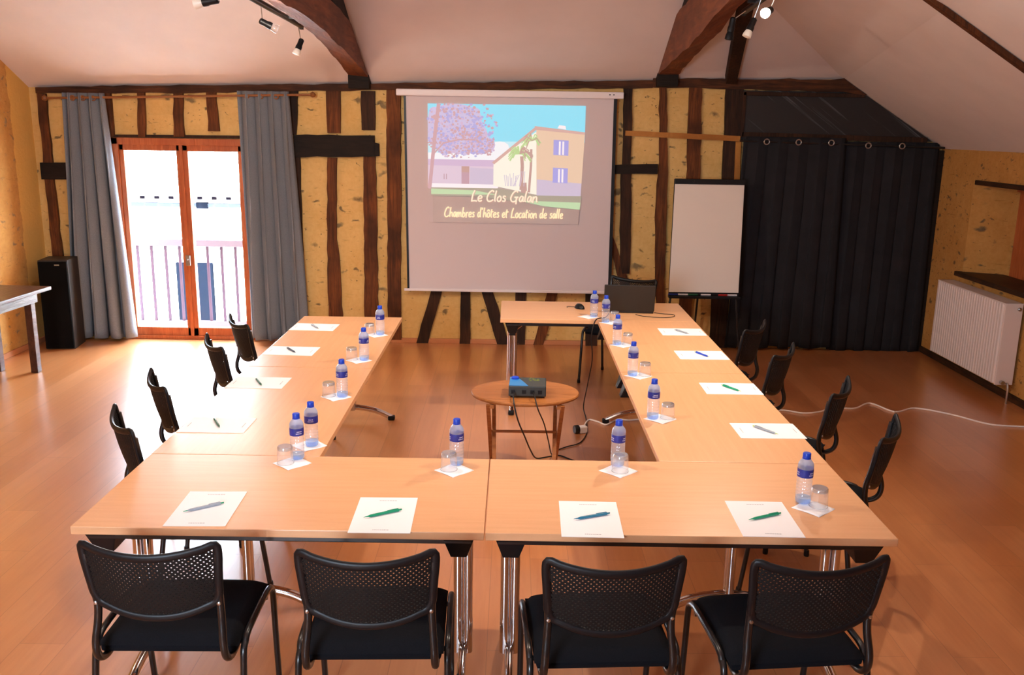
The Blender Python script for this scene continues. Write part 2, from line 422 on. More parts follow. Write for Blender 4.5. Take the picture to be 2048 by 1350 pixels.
post([(1.775, -1.667, -1.578), (1.1, -1.692, -1.606), (.82, -1.695, -1.585), (.62, -1.697, -1.572), (.36, -1.701, -1.569), (0, -1.70, -1.565)], lab='wavy brown post below the black horizontal beam')
post([(2.385, -1.338, -1.209), (2.033, -1.341, -1.21)], 'dark_timber', lab='short dark post above the right end of the black beam')
post([(1.79, -1.328, -1.215), (1.0, -1.338, -1.215), (.37, -1.349, -1.217), (0, -1.345, -1.217)], lab='straight brown post left of the big post')
post([(2.40, -1.102, -.972), (1.4, -1.112, -.982), (.37, -1.124, -.992), (.03, -1.10, -.99)], lab='wide brown post beside the left edge of the screen')
beam([(-1.97, 1.775, 1.977), (-1.222, 1.793, 1.985)], 'black_timber', .055, lab='thick black horizontal beam right of the grey curtains')
beam([(-1.222, 1.795, 1.92), (-1.18, 1.797, 1.91)], 'black_timber', .05)
beam([(-4.36, 1.535, 1.689), (-4.07, 1.537, 1.691)], 'black_timber', .055, .002, lab='short black horizontal beam left of the grey curtains')
post([(2.46, 1.083, 1.166), (1.755, 1.107, 1.182)], 'dark_timber', lab='upper dark post right of the screen')
post([(1.675, 1.092, 1.191), (.95, 1.113, 1.213), (.72, 1.14, 1.213)], 'dark_timber', lab='lower dark post right of the screen')
beam([(1.02, 1.672, 1.748), (1.435, 1.67, 1.764)], 'black_timber', .045, lab='short black crosspiece right of the screen')
post([(2.46, 1.415, 1.475), (1.78, 1.447, 1.528), (1.36, 1.434, 1.544), (.668, 1.465, 1.552), (.44, 1.488, 1.574), (0, 1.49, 1.58)], lab='bent brown post left of the flip chart')
post([(2.465, 1.692, 1.803), (1.63, 1.713, 1.841), (.53, 1.712, 1.842), (0, 1.70, 1.83)], lab='brown post behind the flip chart')
post([(2.47, 2.03, 2.19), (1.62, 2.05, 2.17), (.52, 2.023, 2.19), (0, 2.035, 2.2)], 'dark_timber', lab='dark post at the left edge of the dark curtain')
post([(1.09, .985, 1.035), (.63, 1.122, 1.219), (.05, 1.32, 1.42)], 'brown_timber', .03, .003, lab='slanting brown brace beside the lower right screen corner')
def brace(a, b, mat='dark_timber', lab=None):
    post([(.0, a[0], a[1]), (.56, b[0], b[1]), (.95, b[0]+(b[0]-a[0])*.7, b[1]+(b[1]-a[1])*.7)], mat, .035, .004, lab)
brace((-.85, -.735), (-.69, -.585), lab='slanting brace below the left end of the screen')
brace((-.42, -.317), (-.412, -.319), lab='upright timber below the screen, second from the left')
brace((-.055, .07), (-.22, -.113), lab='slanting black timber below the middle of the screen')
brace((.122, .221), (.119, .221), lab='black upright behind the table end below the screen')
brace((.305, .40), (.435, .54), 'brown_timber', lab='slanting brown brace behind the presenter table')
brace((.81, .93), (.80, .916), lab='black upright below the right end of the screen')
beam([(1.117, 2.02, 2.066), (2.187, 1.982, 2.033)], 'pine_batten', .05, .001, lab='pale pine batten across the wall above the flip chart')
post([(1.98, 2.148, 2.198), (1.62, 2.158, 2.21), (1.0, 2.17, 2.22)], 'pine_batten', .05, .001, lab='pale pine upright above the flip chart corner')
m = MB().box((-1.1, YW-.03, 0), (.93, YW, .045), .004).box((1.0, YW-.02, 0), (2.2, YW, .03), .004).box((-2.4, YW-.03, 0), (-1.1, YW, .045), .004)
struct(m.build('baseboard_back', 'baseboard_wood'), 'light wood baseboard along the back wall', 'baseboard')
struct(MB().box((XR-.018, 1., 0), (XR, YW-.05, .06), .004).build('baseboard_right', 'sill_wood'), 'brown baseboard under the radiator', 'baseboard')
struct(MB().box((XL, 1., 0), (XL+.018, YW-.05, .05), .004).build('baseboard_left', 'baseboard_wood'))
m = MB().prism([(XR-.05, 5.21, .845), (XR+.3, 5.02, .845), (XR+.3, 3.1, .845), (XR-.05, 2.95, .845)], (0, 0, .042), .006)
struct(m.build('window_sill', 'sill_wood'), 'rough brown wooden window sill above the radiator', 'window sill')
m = MB().prism([(XR-.02, 5.11, 1.655), (XR+.3, 4.95, 1.655), (XR+.3, 3.1, 1.655), (XR-.02, 2.95, 1.655)], (0, 0, .04), .006)
struct(m.build('trim_60', 'sill_wood'), 'dark timber lintel over the right window niche', 'lintel')

# transom over the dark curtain
m = MB()
tr = [(2.19, 2.445), (3.28, 2.445), (3.985, 2.008), (2.19, 2.0)]
o = MB().prism([(x, YW-.005, z) for x, z in tr], (0, -.02, 0)).build('transom_panel', 'smoked_panel')
struct(o, 'black sloping transom panel over the dark curtain', 'panel')
def bar2(p, q, wd, dep=.045):
    a, b = Vector((p[0], 0, p[1])), Vector((q[0], 0, q[1])); d = (b-a).normalized(); nn = Vector((-d.z, 0, d.x))*wd/2
    return [tuple((a-nn)+Vector((0, YW-.002, 0))), tuple((b-nn)+Vector((0, YW-.002, 0))), tuple((b+nn)+Vector((0, YW-.002, 0))), tuple((a+nn)+Vector((0, YW-.002, 0)))]
for i, (p, q, wd) in enumerate((((2.19, 2.415), (3.31, 2.412), .034), ((2.2, 2.045), (3.93, 2.02), .05), ((2.2, 2.43), (2.2, 2.03), .036))):
    MB().prism(bar2(p, q, wd), (0, -.045, 0), .003).build('frame', 'dark_timber', o)
struct(MB().box((4.045, YW-.06, 0), (XR-.002, YW, 1.93), .004).build('trim_61', 'black_timber'), 'black post in the corner right of the dark curtain', 'timber')

# roof truss beams
def truss(lo, lo2, hi, x0, x1, lab, mat='truss_timber', name='ceiling_beam', jit=.007):
    def curve(pts, ys):
        P = smooth([Vector((0, y, z)) for y, z in pts], 12); out = []
        for y in ys:
            k = min(range(len(P)), key=lambda i: abs(P[i].y-y)); out.append(P[k].z)
        return out
    n = 40; ys = [5.83-(5.83-1.)*i/n for i in range(n+1)]
    rows = [curve(lo, ys), curve(lo2, ys), curve(hi, ys)]
    for r_ in rows:
        for i in range(1, n): r_[i] += rnd.uniform(-jit, jit)
    m = MB(); V = []
    for i, y in enumerate(ys):
        V.append([m.bm.verts.new(p) for p in ((x0, y, rows[0][i]), (x1, y, rows[1][i]), (x1, y, max(rows[2][i], rows[1][i]+.01)), (x0, y, max(rows[2][i], rows[0][i]+.01)))])
    for A, B in zip(V, V[1:]):
        for k in range(4): m.bm.faces.new((A[k], A[(k+1) % 4], B[(k+1) % 4], B[k]))
    m.bm.faces.new(V[0]); m.bm.faces.new(V[-1][::-1])
    bmesh.ops.recalc_face_normals(m.bm, faces=m.bm.faces[:])
    return struct(m.build(name, mat), lab, 'beam')
truss([(5.83, 2.47), (5.43, 2.545), (4.55, 2.635), (3.5, 2.73), (2.4, 2.745), (1., 2.73)], [(5.83, 2.485), (5.4, 2.57), (4.82, 2.655), (4.24, 2.735), (3.87, 2.755), (2.88, 2.80), (1., 2.83)], [(5.83, 2.48), (5.75, 2.50), (5.4, 2.63), (4.92, 2.85), (4.5, 2.915), (3.8, 2.96), (2.4, 3.0), (1., 3.0)], -1.25, -1.43, 'curved brown roof beam on the left, carrying the spotlight track')
truss([(5.83, 2.53), (5.62, 2.574), (4.9, 2.635), (4.07, 2.71), (3.02, 2.85), (1.6, 2.94), (1., 2.95)], [(5.83, 2.55), (4.69, 2.705), (4.03, 2.78), (3.57, 2.87), (2.6, 2.95), (1., 3.0)], [(5.83, 2.535), (5.7, 2.57), (5.35, 2.78), (5.0, 2.965), (4.37, 3.03), (3., 3.12), (1., 3.16)], 1.38, 1.56, 'curved brown roof beam on the right, beside the lit spotlight')
for bm_, (x0, x1, z0, z1) in zip([o for o in bpy.data.objects if o.name.startswith('ceiling_beam')], ((-1.245, -1.435, 2.40, 2.53), (1.375, 1.565, 2.46, 2.58))):
    MB().prism([(x0, 5.84, z0), (x1, 5.84, z0), (x1, 5.84, z1), (x0, 5.84, z1)], (0, -.16, .0), .006).build('beam_foot', 'black_timber', bm_)
def rafter(x0, x1, lab):
    pts = [(x0, 5.3, zA(x0, 5.3)-.005), (x0, 1.2, zA(x0, 1.2)-.005), (x0, 1.2, zA(x0, 1.2)-.30), (x0, 4.4, zA(x0, 4.4)-.30), (x0, 5.0, zA(x0, 5.0)-.12)]
    return struct(MB().prism(pts, (x1-x0, 0, 0), .006).build('ceiling_beam', 'black_timber'), lab, 'beam')
rafter(-1.27, -1.42, 'black rafter against the ceiling above the left curved beam')
rafter(1.40, 1.55, 'black rafter against the ceiling above the right curved beam')
a = Vector((2.045, 5.75, 2.57)); b = Vector((1.925, 4.97, 2.97)); d = (b-a)
ax = Vector((1, .15, 0)).normalized(); nrm = d.cross(ax).normalized()
if nrm.z > 0: nrm = -nrm
c = a+d*2.2
pts = [a-ax*.05, a+ax*.05, c+ax*.07, c-ax*.07]
struct(MB().prism([tuple(p) for p in pts], tuple(nrm*.09), .006).build('ceiling_beam', 'dark_timber'), 'short dark strut on the ceiling right of the right curved beam', 'beam')
a = Vector((2.40, 2.952, 2.99)); b = Vector((4.05, 2.956, 1.972)); nn = (b-a).cross(Vector((0, 1, 0))).normalized()
if nn.z > 0: nn = -nn
struct(MB().prism([tuple(a+Vector((0, -.03, 0))), tuple(a+Vector((0, .03, 0))), tuple(b+Vector((0, .03, 0))), tuple(b+Vector((0, -.03, 0)))], tuple(nn*.03), .003).build('trim_62', 'brown_timber'),
       'thin dark wooden strip across the right ceiling slope', 'trim')

# ------------------------------------------------------------------ glazed door, balcony, house opposite
door = empty('door_1', (-3.05, YW, 0)); struct(door, 'brown wooden glazed double door to the balcony', 'door')
def dpart(name, boxes, mat='door_wood', bev=.006, parent=None):
    m = MB()
    for lo, hi in boxes: m.box((lo[0]+3.05, lo[1]-YW, lo[2]), (hi[0]+3.05, hi[1]-YW, hi[2]), bev)
    return m.build(name, mat, parent or door)
y0, y1 = YW-.02, YW+.09
dpart('frame', [((DX0, y0, 0), (DX0+.07, y1, DZ)), ((DX1-.07, y0, 0), (DX1, y1, DZ)), ((DX0, y0, 1.865), (DX1, y1, DZ)), ((DX0, y0-.01, 0), (DX1, y1, .035))])
l1 = dpart('door_leaf', [((-3.63, y0+.015, .03), (-3.585, y1-.02, 1.87)), ((-3.095, y0+.015, .03), (-3.045, y1-.02, 1.87)), ((-3.63, y0+.015, .03), (-3.045, y1-.02, .115)), ((-3.63, y0+.015, 1.812), (-3.045, y1-.02, 1.87))])
l2 = dpart('door_leaf', [((-3.043, y0+.015, .03), (-2.985, y1-.02, 1.87)), ((-2.515, y0+.015, .03), (-2.47, y1-.02, 1.87)), ((-3.043, y0+.015, .03), (-2.47, y1-.02, .115)), ((-3.043, y0+.015, 1.812), (-2.47, y1-.02, 1.87)), ((-3.062, y0-.002, .03), (-3.03, y0+.02, 1.87))])
dpart('glass_pane', [((-3.585, y0+.05, .115), (-3.095, y0+.056, 1.812))], 'window_glass', 0, l1)
dpart('glass_pane', [((-2.985, y0+.05, .115), (-2.515, y0+.056, 1.812))], 'window_glass', 0, l2)
m = MB().box((.01-.022, -.03, .73), (.01+.022, -.015, .83), .004).tube([(.01, -.03, .79), (.01, -.06, .79)], .008, 8)
m.build('handle', 'steel', door)
struct(MB().prism([(x, YW-.0, z) for x, z in ((DX0-.05, 1.93), (DX1+.05, 1.935), (DX1+.05, 1.965), (DX0-.05, 1.955))], (0, -.02, 0)).build('trim_63', 'dark_timber'), 'thin dark lintel over the glazed door', 'lintel')
# balcony
bal = tag(empty('balcony_railing', (-3.3, 6.9, -.2)), 'wooden balcony railing outside the glazed door', 'railing')
def bx(name, lo, hi, mat): return MB().box((lo[0]+3.3, lo[1]-6.9, lo[2]+.2), (hi[0]+3.3, hi[1]-6.9, hi[2]+.2), .004).build(name, mat, bal)
bx('top_rail', (-5.2, 6.86, .775), (-1.6, 6.94, .845), 'balcony_wood'); bx('bottom_rail', (-5.2, 6.87, -.12), (-1.6, 6.93, -.05), 'balcony_wood')
for k in range(-6, 12):
    x = -3.978+.1515*k
    if -4.6 < x < -2.3: bx('baluster', (x-.014, 6.89, -.06), (x+.014, 6.915, .78), 'balcony_bar')
bx('end_post', (-5.25, 6.86, -.2), (-5.17, 6.94, .87), 'balcony_wood')
struct(MB().box((-5.4, YW+.3, -.32), (-1.4, 7.0, -.2)).build('balcony_floor', 'facade'), 'pale balcony floor outside the door', 'balcony floor')
# neighbouring house
hs = tag(empty('neighbouring_house', (-5.5, 12, -3.2)), 'overexposed white house across the yard, seen through the door', 'house')
def hb(name, lo, hi, mat, par=None): return MB().box((lo[0]+5.5, lo[1]-12, lo[2]+3.2), (hi[0]+5.5, hi[1]-12, hi[2]+3.2)).build(name, mat, par or hs)
hb('facade', (-14, 12, -3.2), (3, 12.4, .9), 'facade'); hb('house_door', (-5.47, 11.94, -1.6), (-4.87, 12.02, -.18), 'facade_door')
hb('eaves_band', (-14, 11.9, .74), (3, 12.0, .80), 'gutter'); hb('vent', (-5.05, 11.88, .72), (-4.87, 11.95, .82), 'facade_door')
m = MB()
for k in range(75):      # round clay tile ends along the eaves
    x = -14+k*.226
    m.tube([(x+5.5, -.52, .98+3.2), (x+5.5, 5.5, 3.4+3.2)], .1, 8)
m.build('roof_tiles', 'roof_tile', hs)
for k in range(33, 45): hb('eaves_gap', (-14+k*.226+.08, 11.46, .90), (-14+k*.226+.15, 11.5, .945), 'roof_dark')
struct(MB().face([(-30, 5.9, -3.2), (20, 5.9, -3.2), (20, 40, -3.2), (-30, 40, -3.2)]).build('ground_outside', 'street'))

# ------------------------------------------------------------------ curtains
def curtain(name, top, bot, zt, zb, folds, amp, mat, y, seed, nu=None):
    r2 = random.Random(seed); ph = [r2.uniform(-.35, .35) for _ in range(folds*2+3)]
    nu = nu or folds*14
    def fn(u, v):
        uu = u*folds; i = int(uu); w = ph[i]*(1-(uu-i))+ph[i+1]*(uu-i)
        x = (top[0]+(top[1]-top[0])*u)*(1-v)+(bot[0]+(bot[1]-bot[0])*u)*v
        a = amp*(.75+.5*v)
        yy = y+a*math.sin(2*math.pi*(uu+w*v*.5))+.25*a*math.sin(2*math.pi*uu*2.1+3*v+seed)*v
        xx = x+.012*math.sin(4*math.pi*uu+2*v)*(1+v)
        z = zt*(1-v)+(zb+.012*math.sin(uu*5+seed))*v
        return (xx, yy, z)
    m = MB(); m.grid(fn, nu, 30)
    o = m.build(name, mat, None, True, 80)
    md = o.modifiers.new('Solidify', 'SOLIDIFY'); md.thickness = .004; md.offset = 0
    return o
def rings(par, xs, z, y, mat, R0=.022, r=.006):
    for x in xs: MB().torus((x, y, z), R0, r, (0, 1, 0)).build('eyelet', mat, par, True)
cl = tag(curtain('curtain', (-4.065, -3.675), (-4.17, -3.57), 2.325, .03, 4, .058, 'grey_curtain', 5.72, 1), 'grey eyelet curtain at the left of the glazed door', 'curtain', None)
rings(cl, (-3.965, -3.87, -3.775), 2.278, 5.705, 'rod_wood', .02, .006)
cr = tag(curtain('curtain', (-2.46, -1.985), (-2.455, -1.90), 2.365, .03, 4, .055, 'grey_curtain', 5.72, 5), 'grey eyelet curtain at the right of the glazed door', 'curtain', None)
rings(cr, (-2.37, -2.24, -2.10), 2.318, 5.705, 'rod_wood', .02, .006)
rod = tag(empty('curtain_rod', (-3.0, 5.71, 2.3)), 'thin wooden curtain rod over the glazed door', 'curtain rod')
P = lambda x, y, z: (x+3.0, y-5.71, z-2.3)
MB().tube([P(-4.20, 5.71, 2.273), P(-1.78, 5.71, 2.34)], .011, 10).build('pole', 'rod_wood', rod, True)
for x, z in ((-4.22, 2.272), (-1.765, 2.341)): MB().lathe([(.0005, -.028), (.018, -.02), (.027, 0), (.018, .02), (.0005, .028)], P(x, 5.71, z), 14, True, (1, 0, 0)).build('finial', 'rod_wood', rod, True)
for x in (-3.5, -2.9): MB().box(P(x-.01, 5.71, 2.27+(x+4.2)*.0277), P(x+.01, 5.83, 2.29+(x+4.2)*.0277)).build('bracket', 'rod_wood', rod)
cd = tag(curtain('curtain', (2.205, 3.15), (2.15, 3.17), 2.03, .03, 5, .014, 'dark_curtain', 5.72, 9), 'near black eyelet curtain, left panel of the pair beside the flip chart', 'curtain', 'dark curtains on the right of the back wall')
rings(cd, (2.41, 2.704, 3.006), 1.985, 5.685, 'steel', .024, .006)
ce = tag(curtain('curtain', (3.14, 4.04), (3.16, 4.04), 2.00, .0, 5, .014, 'dark_curtain', 5.765, 14), 'near black eyelet curtain, right panel next to the stone wall', 'curtain', 'dark curtains on the right of the back wall')
rings(ce, (3.351, 3.663), 1.965, 5.69, 'steel', .024, .006)
rod = tag(empty('curtain_rod', (3.1, 5.72, 1.98)), 'dark metal rod carrying the near black curtains', 'curtain rod')
MB().tube([(-.93, 0, .01), (.97, 0, -.025)], .01, 8).build('pole', 'black_steel', rod, True)

# ------------------------------------------------------------------ projection screen
SY = 5.72
scr = tag(empty('projection_screen', (.04, SY, 2.36)), 'white pull-down projection screen showing a picture of a house', 'screen')
def S(x, z, y=0.): return (x-.04, y, z-2.36)
MB().box(S(-1.0, 2.345, -.05), S(1.075, 2.405, .03), .01).build('housing', 'white_metal', scr)
for k in (-1, 1): MB().box(S(.965+k*.018-.006, 2.375, -.053), S(.965+k*.018+.006, 2.385, -.045)).build('housing_mark', 'black_plastic', scr)
m = MB(); m.grid(lambda u, v: S((-.92+1.915*u)*(1-v)+(-.905+1.93*u)*v, 2.35-1.80*v, .0), 1, 1)
sf = m.build('screen_fabric', 'screen_fabric', scr)
md = sf.modifiers.new('Solidify', 'SOLIDIFY'); md.thickness = .003; md.offset = 1
for a, b in ((-.935, -.915), (.99, 1.02)):
    MB().prism([S(a, 2.35, -.002), S(b, 2.35, -.002), S(b+.015, .56, -.002), S(a+.015, .56, -.002)], (0, -.003, 0)).build('black_border', 'black_plastic', scr)
MB().box(S(-.95, .535, -.015), S(1.05, .56, .01), .005).build('bottom_bar', 'white_metal', scr)
# the slide: coloured shapes that glow themselves in place of the projector's beam, u,v from its top left corner
PX0, PX1, PZ0, PZ1 = -.715, .735, 2.28, 1.18
MAT_S = []
def slide_mat(name, rgb, s=1., refl=.30, wash=.22):
    k = (208, 178, 172); c = srgb(*[x*(1-wash)+y*wash for x, y in zip(rgb, k)]); f_ = srgb(216, 204, 206)
    emit(name, c, s*SL, tuple(x*refl for x in f_[:3])+(1,)); MAT_S.append(name); return len(MAT_S)-1
SL = .88
c_sky = slide_mat('slide_sky', (92, 222, 252)); c_sky2 = slide_mat('slide_sky_low', (170, 236, 252)); c_cloud = slide_mat('slide_cloud', (236, 246, 252))
c_roof = slide_mat('slide_roof', (190, 165, 205)); c_wall = slide_mat('slide_barn', (206, 188, 212)); c_door = slide_mat('slide_door', (170, 130, 150)); c_sun = slide_mat('slide_sunny', (244, 246, 226))
c_tan = slide_mat('slide_tan', (222, 188, 152)); c_plinth = slide_mat('slide_plinth', (186, 176, 206)); c_edge = slide_mat('slide_eaves', (196, 150, 140)); c_win = slide_mat('slide_shutter', (134, 140, 226)); c_white = slide_mat('slide_white', (246, 240, 246))
c_grass = slide_mat('slide_grass', (166, 214, 156)); c_grass2 = slide_mat('slide_grass_pale', (180, 200, 160), .35, .6); c_low = slide_mat('slide_ground', (176, 160, 140), .12, .85); c_leaf = slide_mat('slide_leaf', (146, 150, 220)); c_leaf2 = slide_mat('slide_leaf_rose', (186, 140, 150)); c_palm = slide_mat('slide_palm', (160, 210, 120)); c_trunk = slide_mat('slide_trunk', (172, 130, 120))
sm = MB(); LAY = [0]
def SP(u, v): return (PX0+(PX1-PX0)*u, PZ0+(PZ1-PZ0)*v)
def poly(pts, mi):
    LAY[0] += 1; y = -.0035-.00001*LAY[0]
    sm.mi = mi; sm.face([S(*SP(u, v), y) for u, v in pts])
def pline(pts, w, mi):
    for (a, b), (c, d) in zip(pts, pts[1:]):
        l = math.hypot((c-a)*1.32, d-b) or 1; nx, ny = -(d-b)/l*w/2/1.32*1.0, (c-a)*1.32/l*w/2
        poly([(a+nx, b+ny), (c+nx, d+ny), (c-nx, d-ny), (a-nx, b-ny)], mi)
poly([(0, 0), (1, 0), (1, .3), (0, .3)], c_sky); poly([(0, .3), (.75, .3), (.6, .42), (0, .42)], c_sky2); poly([(0, .40), (.5, .40), (.44, .47), (0, .47)], c_cloud)
for u, v, ru, rv in ((.46, .35, .06, .05), (.42, .41, .06, .04), (.3, .42, .1, .03)): poly([(u+ru*math.cos(a), v+rv*math.sin(a)) for a in [k*.5236 for k in range(12)]], c_cloud)
poly([(0, .455), (.43, .455), (.42, .515), (0, .51)], c_roof); poly([(0, .505), (.43, .51), (.43, .67), (0, .66)], c_wall)
poly([(.215, .51), (.265, .51), (.265, .56), (.215, .56)], c_trunk); poly([(.215, .56), (.265, .56), (.265, .66), (.215, .66)], c_door)
poly([(.27, .52), (.42, .53), (.42, .66), (.27, .66)], c_plinth)
for k in (.1, .115): poly([(k, .575), (k+.006, .575), (k+.006, .62), (k, .62)], c_door)
poly([(.02, .655), (.45, .66), (.45, .70), (.02, .69)], c_white)
poly([(.42, .48), (.69, .215), (.70, .74), (.42, .67)], c_sun); poly([(.69, .20), (1, .235), (.985, .745), (.70, .75)], c_tan)
poly([(.70, .61), (.988, .64), (.985, .745), (.70, .75)], c_plinth)
poly([(.41, .475), (.685, .175), (.70, .19), (.425, .49)], c_edge); poly([(.68, .17), (1, .215), (1, .235), (.68, .20)], c_edge)
poly([(.825, .185), (.835, .16), (.875, .165), (.88, .195)], c_white)
for v0 in (.28, .51):
    poly([(.802, v0), (.898, v0+.005), (.898, v0+.13), (.802, v0+.125)], c_win)
    for uu in (.836, .858): poly([(uu, v0+.012), (uu+.012, v0+.013), (uu+.012, v0+.125), (uu, v0+.122)], c_white)
r3 = random.Random(3); c_haze = slide_mat('slide_tree', (182, 178, 222)); poly([(max(.0, .17+.2*math.cos(a)*(1+.1*math.sin(5*a))), max(.0, .2+.22*math.sin(a)*(1+.1*math.sin(7*a)))) for a in [k*.1745 for k in range(36)]], c_haze); poly([(.33+.1*math.cos(a), .33+.08*math.sin(a)) for a in [k*.349 for k in range(18)]], c_haze)
for k in range(900):
    a = r3.uniform(0, 6.283); q = math.sqrt(r3.random())
    u = .17+q*.20*math.cos(a)+(.06 if r3.random() < .25 else 0)*1.2; v = .20+q*.24*math.sin(a)
    if r3.random() < .2: u, v = .30+r3.uniform(-.08, .12), .32+r3.uniform(-.09, .09)
    if u < .0 or v < .0 or u > .44: continue
    s_ = r3.uniform(.005, .014)
    poly([(u+s_*.8*math.cos(b+a), v+s_*math.sin(b+a)*r3.uniform(.7, 1.2)) for b in (0, 1.26, 2.5, 3.77, 5.)], r3.choice((c_leaf, c_leaf2, c_leaf, c_roof, c_leaf2)))
pline([(.01, .7), (.03, .45), (.05, .2), (.07, .0)], .03, c_leaf2); pline([(.03, .42), (.1, .32), (.2, .29), (.3, .29)], .012, c_leaf2)
pline([(.60, .70), (.605, .5), (.60, .42)], .028, c_trunk); pline([(.65, .72), (.66, .5), (.66, .36)], .02, c_trunk); pline([(.62, .74), (.615, .64)], .05, c_trunk)
for cx, cy, s_, n in ((.585, .40, .085, 40), (.665, .29, .075, 34)):
    for k in range(n):
        a = r3.uniform(-3.6, .5); l = s_*r3.uniform(.5, 1.2)
        pline([(cx, cy), (cx+.5*l*math.cos(a), cy+.6*l*math.sin(a)-.01), (cx+l*math.cos(a)*.9, cy+l*math.sin(a)+.04)], .008, r3.choice((c_palm, c_palm, c_trunk)))
for k in range(12): pline([(.50+.01*k*r3.uniform(.6, 1.2), .67), (.49+.012*k, .56+r3.uniform(-.02, .05))], .005, c_plinth)
poly([(.02, .69), (.45, .69), (.7, .745), (.99, .745), (.985, .86), (.6, .80), (.3, .76), (.02, .76)], c_grass2)
poly([(.02, .70), (.3, .71), (.45, .745), (.02, .745)], c_grass); poly([(.58, .79), (.985, .80), (.98, .86), (.75, .835)], c_grass)
poly([(.03, .765), (.3, .765), (.6, .805), (.75, .84), (.98, .862), (.975, .985), (.03, .985)], c_low)
sm.build('projected_picture', MAT_S, scr)
# hand lettered captions
G = {  # strokes on a 0..1 x-height = .5 grid
 'L': (.55, [[(.35, 1), (.18, .6), (.08, .05), (.05, 0), (.3, .04), (.5, 0)]]), 'e': (.42, [[(.06, .22), (.32, .3), (.34, .45), (.2, .5), (.06, .3), (.08, .06), (.2, 0), (.36, .08)]]),
 'C': (.62, [[(.6, .85), (.5, 1), (.25, .8), (.06, .35), (.12, .04), (.32, 0), (.55, .15)]]), 'l': (.22, [[(.2, 1), (.1, .5), (.06, .1), (.12, 0)]]),
 'o': (.42, [[(.22, .5), (.06, .3), (.08, .05), (.22, 0), (.34, .2), (.32, .44), (.2, .5)]]), 's': (.36, [[(.32, .45), (.18, .5), (.1, .38), (.26, .2), (.2, .02), (.02, .06)]]),
 'G': (.7, [[(.62, .85), (.5, 1), (.25, .8), (.06, .35), (.12, .04), (.32, 0), (.5, .15), (.52, .4), (.35, .4), (.66, .42)], [(.52, .4), (.48, -.15)]]),
 'a': (.44, [[(.36, .45), (.2, .5), (.06, .25), (.1, .02), (.24, .08), (.36, .46), (.34, .1), (.4, 0)]]), 'n': (.46, [[(.08, .5), (.04, 0)], [(.05, .2), (.2, .45), (.34, .45), (.34, .1), (.4, 0)]]),
 'h': (.46, [[(.2, 1), (.08, .4), (.04, 0)], [(.05, .2), (.2, .45), (.34, .42), (.34, .1), (.4, 0)]]), 'm': (.64, [[(.08, .5), (.04, 0)], [(.05, .2), (.16, .45), (.26, .42), (.25, 0)], [(.26, .2), (.4, .46), (.5, .42), (.5, .1), (.57, 0)]]),
 'b': (.44, [[(.18, 1), (.08, .4), (.05, .04), (.2, 0), (.34, .2), (.3, .42), (.16, .42), (.06, .25)]]), 'r': (.34, [[(.1, .5), (.05, 0)], [(.06, .25), (.16, .44), (.32, .48)]]),
 'd': (.5, [[(.34, .45), (.18, .5), (.06, .25), (.1, .02), (.24, .06), (.36, .4), (.46, 1)], [(.38, .45), (.36, .1), (.42, 0)]]), "'": (.2, [[(.16, 1), (.1, .8)]]),
 't': (.34, [[(.2, .85), (.1, .3), (.1, .05), (.2, 0)], [(.02, .55), (.34, .6)]]), 'i': (.2, [[(.12, .5), (.06, .1), (.12, 0)], [(.16, .72), (.17, .76)]]), 'c': (.38, [[(.34, .42), (.22, .5), (.06, .28), (.08, .04), (.2, 0), (.34, .1)]]), ' ': (.3, []),
 '^': (0, [[(-.36, .62), (-.2, .8), (-.08, .62)]])}
def lettering(txt, u0, u1, vbase, hgt, w, mi_sh, mi):
    tot = sum(G[c][0] for c in txt); sx = (u1-u0)/tot; asp = hgt
    for (du, dv, col) in ((.003, .004, mi_sh), (0, 0, mi)):
        x = 0
        for c in txt:
            for st in G[c][1]:
                V = smooth([Vector((a, b, 0)) for a, b in st], 4) if len(st) > 2 else [Vector((a, b, 0)) for a, b in st]
                tp = [(u0+(x+p.x)*sx+du, vbase-p.y*asp+dv) for p in V]
                for a, b in zip(tp, tp[1:]):
                    pline([a, (b[0]+(b[0]-a[0])*.15, b[1]+(b[1]-a[1])*.15)], w, col)
            x += G[c][0]
n0 = len(MAT_S); c_txt = slide_mat('slide_cream', (252, 226, 190), 1.1); c_txt2 = slide_mat('slide_yellow', (252, 232, 170), 1.1); c_sh = slide_mat('slide_shadow', (210, 150, 130), .9)
sm = MB(); lettering("Le Clos Galan", .275, .71, .80, .092, .0115, c_sh, c_txt); lettering("Chambres d'ho^tes et Location de salle", .105, .875, .935, .082, .0105, c_sh, c_txt2)
sm.build('slide_lettering', MAT_S, scr)

